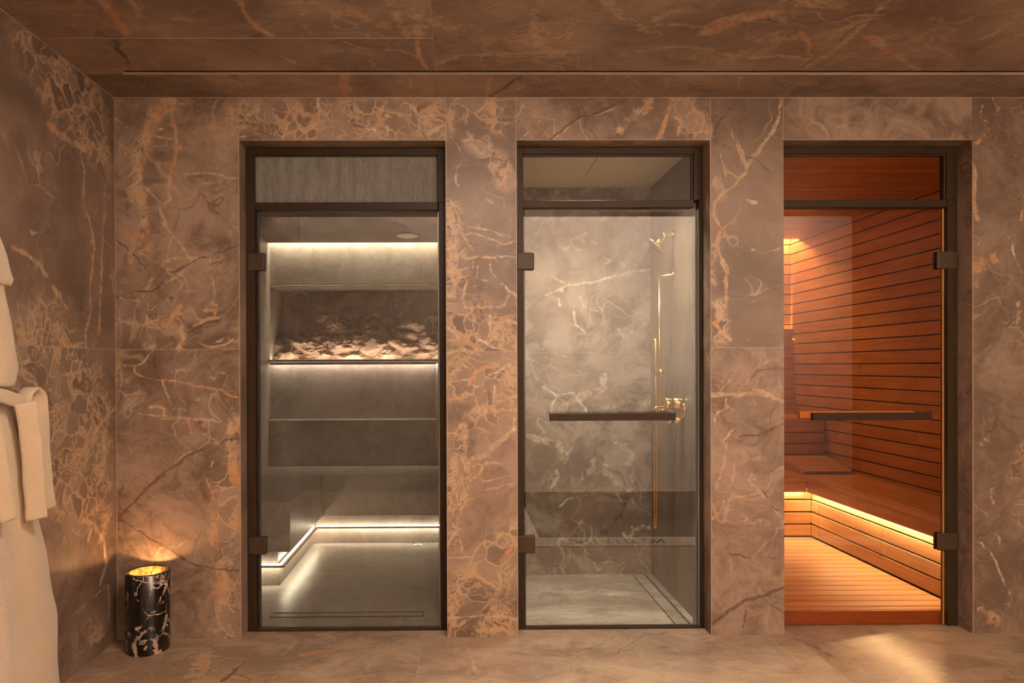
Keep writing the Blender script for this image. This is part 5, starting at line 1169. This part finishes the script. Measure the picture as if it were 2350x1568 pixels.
# right edge of the robe (towards the doors) by height, and thickness off the wall
REDGE = [(.04, -.600), (.08, -.598), (.353, -.606), (.526, -.650), (.729, -.708), (.95, -.790), (1.12, -.850), (1.18, -.850), (1.31, -.872), (1.455, -.905), (1.60, -.945), (1.68, -.98), (1.80, -1.06)]
THK = [(.04, .125), (.5, .115), (1.0, .10), (1.15, .085), (1.25, .095), (1.6, .10), (1.8, .07)]
def loft(tab_edge, z0, z1, nz, nth, thk_add=0.0, ledge=None, fold=.011, phase=0.0, nf=9, flare=0.0):
    bm = bmesh.new(); rings = []
    for i in range(nz + 1):
        f = i / nz; z = z0 + (z1 - z0) * f
        ye = interp(tab_edge, z); yl = (2 * YC - ye) if ledge is None else interp(ledge, z)
        c_ = (ye + yl) / 2; hw = (ye - yl) / 2; th = interp(THK, z) + thk_add
        ring = []
        for k in range(nth):
            a = 2 * PI * k / nth
            cs, sn = math.cos(a), math.sin(a)
            # superellipse, flat side to the wall
            ex = .72
            yy = c_ + hw * math.copysign(abs(cs) ** ex, cs)
            xx = .004 + th * .5 + th * .5 * math.copysign(abs(sn) ** ex, sn)
            if sn > 0:
                u = (yy - c_) / hw
                amp = fold * (1.15 - .5 * min(1, abs(z - 1.15) * 1.2)) * (1 if z < 1.15 else .6)
                xx += amp * math.sin(u * nf + phase + .8 * math.sin(z * 2.1)) * min(1, sn * 2) + amp * .5 * math.sin(u * nf * 2.3 + z * 1.5 + phase)
            yy += .0045 * math.sin(z * 23 + a * 2)
            ring.append(bm.verts.new((xx, yy - (-1.1), z)))
        rings.append(ring)
    for r0, r1 in zip(rings, rings[1:]):
        for k in range(nth): bm.faces.new((r0[k], r0[(k + 1) % nth], r1[(k + 1) % nth], r1[k]))
    bm.faces.new(rings[0][::-1]); bm.faces.new(rings[-1])
    bmesh.ops.recalc_face_normals(bm, faces=bm.faces)
    return bm
obj('skirt', loft(REDGE, .05, 1.20, 70, 110, nf=8), M_TOWEL, robe, True)
# overlapping front panel whose free edge falls as a long fold
FP_R = [(.05, -.905), (.22, -.91), (.464, -.921), (.587, -.954), (.736, -.997), (.906, -1.037), (1.15, -1.08)]
FP_L = [(.05, -1.60), (1.15, -1.36)]
obj('front_panel', loft(FP_R, .055, 1.16, 60, 80, .030, FP_L, .009, 1.3, 6), M_TOWEL, robe, True)
obj('bodice', loft([(z, e - .03) for z, e in REDGE], 1.15, 1.78, 40, 90, -.005, None, .012, .7, 7), M_TOWEL, robe, True)
# sleeve hanging down to just above the belt, with a turned cuff
SLR = [(1.17, -.868), (1.20, -.842), (1.25, -.832), (1.31, -.858), (1.46, -.900), (1.6, -.945), (1.72, -1.0)]
SLL = [(1.17, -1.02), (1.2, -1.05), (1.31, -1.07), (1.72, -1.13)]
obj('sleeve', loft(SLR, 1.185, 1.70, 40, 60, .028, SLL, .005, .3, 5), M_TOWEL, robe, True)
obj('sleeve', loft([(z, -2.22 - e) for z, e in SLL], 1.185, 1.70, 40, 60, .026, [(z, -2.22 - e) for z, e in SLR], .005, .3, 5), M_TOWEL, robe, True)
obj('hood', loft([(1.505, -.902), (1.53, -.885), (1.56, -.905), (1.64, -.945), (1.80, -1.03)], 1.508, 1.80, 26, 70, .052, None, .008, 1.9, 5), M_TOWEL, robe, True)
# belt round the waist and its hanging ties
def strip(pts, width, thick, wdir=Vector((0, 1, 0)), wtop=None):
    bm = bmesh.new(); rings = []
    P0_ = [Vector(p) for p in pts]
    pts = []
    for i in range(len(P0_) - 1):     # smooth the path
        pa, pb, pc, pd = P0_[max(0, i - 1)], P0_[i], P0_[i + 1], P0_[min(len(P0_) - 1, i + 2)]
        for q in range(6):
            t_ = q / 6
            pts.append(.5 * ((2 * pb) + (pc - pa) * t_ + (2 * pa - 5 * pb + 4 * pc - pd) * t_ * t_ + (3 * pb - pa - 3 * pc + pd) * t_ ** 3))
    pts.append(P0_[-1])
    wd0 = wdir
    for i, p in enumerate(pts):
        a = pts[max(0, i - 1)]; b = pts[min(len(pts) - 1, i + 1)]
        d = (b - a).normalized()
        if wtop is not None:
            f_ = min(1, max(0, (i / len(pts) - .30) / .35)); f_ = f_ * f_ * (3 - 2 * f_)
            wdir = (wtop * (1 - f_) + wd0 * f_).normalized()
        w_ = wdir - d * wdir.dot(d); w_.normalize(); n_ = d.cross(w_).normalized()
        ring = []
        for k in range(12):
            an = 2 * PI * k / 12; cs, sn = math.cos(an), math.sin(an)
            ring.append(bm.verts.new(p + w_ * width * .5 * math.copysign(abs(cs) ** .55, cs) * (1 + .03 * math.sin(i * .7)) + n_ * thick * .5 * math.copysign(abs(sn) ** .7, sn)))
        rings.append(ring)
    for r0, r1 in zip(rings, rings[1:]):
        for k in range(12): bm.faces.new((r0[k], r0[(k + 1) % 12], r1[(k + 1) % 12], r1[k]))
    bm.faces.new(rings[0][::-1]); bm.faces.new(rings[-1])
    bmesh.ops.recalc_face_normals(bm, faces=bm.faces)
    return bm
def rb_(px, py, x):   # photo pixel on a plane parallel to the wall, in the robe's own frame
    q = bp(px, py, 'x', XL + x); return Vector((x, q[1] + 1.1, q[2]))
bpts = [rb_(-260, 880, .125), rb_(-120, 892, .135), rb_(-40, 900, .13), rb_(0, 908, .125), rb_(40, 920, .122), rb_(72, 932, .12)]
belt = obj('belt', strip(bpts, .046, .016, Vector((0, 0, 1))), M_TOWEL, robe, True)
tl = [rb_(52, 925, .112), rb_(60, 903, .116), rb_(73, 893, .122), rb_(86, 903, .128), rb_(92, 930, .132), rb_(97, 980, .132), rb_(100, 1050, .132), rb_(107, 1120, .13), rb_(113, 1166, .13)]
obj('tie', strip(tl, .050, .013, Vector((.35, .9, 0)).normalized(), Vector((1, .05, 0))), M_TOWEL, belt, True)
tl = [rb_(58, 925, .145), rb_(64, 960, .150), rb_(72, 1020, .152), rb_(76, 1080, .152), rb_(80, 1140, .152), rb_(84, 1192, .152)]
obj('tie', strip(tl, .064, .013, Vector((.72, .70, 0)).normalized()), M_TOWEL, belt, True)
tl = [rb_(-30, 905, .150), rb_(-20, 950, .156), rb_(-8, 1020, .158), rb_(2, 1080, .158), rb_(12, 1140, .158), rb_(20, 1195, .158)]
obj('tie', strip(tl, .050, .013, Vector((.45, .9, 0)).normalized()), M_TOWEL, belt, True)
bm = bmesh.new(); tube(bm, [(0.0, 0, 1.86), (.05, 0, 1.86), (.075, 0, 1.875), (.075, 0, 1.90)], .007, 14); lathe(bm, [(.022, 0.001), (.022, .008)], (0, 0, 1.86), 'X', 24)
hk = obj('robe_hook', bm, M_HINGE, None, True); hk.location = (XL, -1.1, 0); tag(hk, 'dark bronze robe hook on the left wall holding the bathrobe', 'hook')
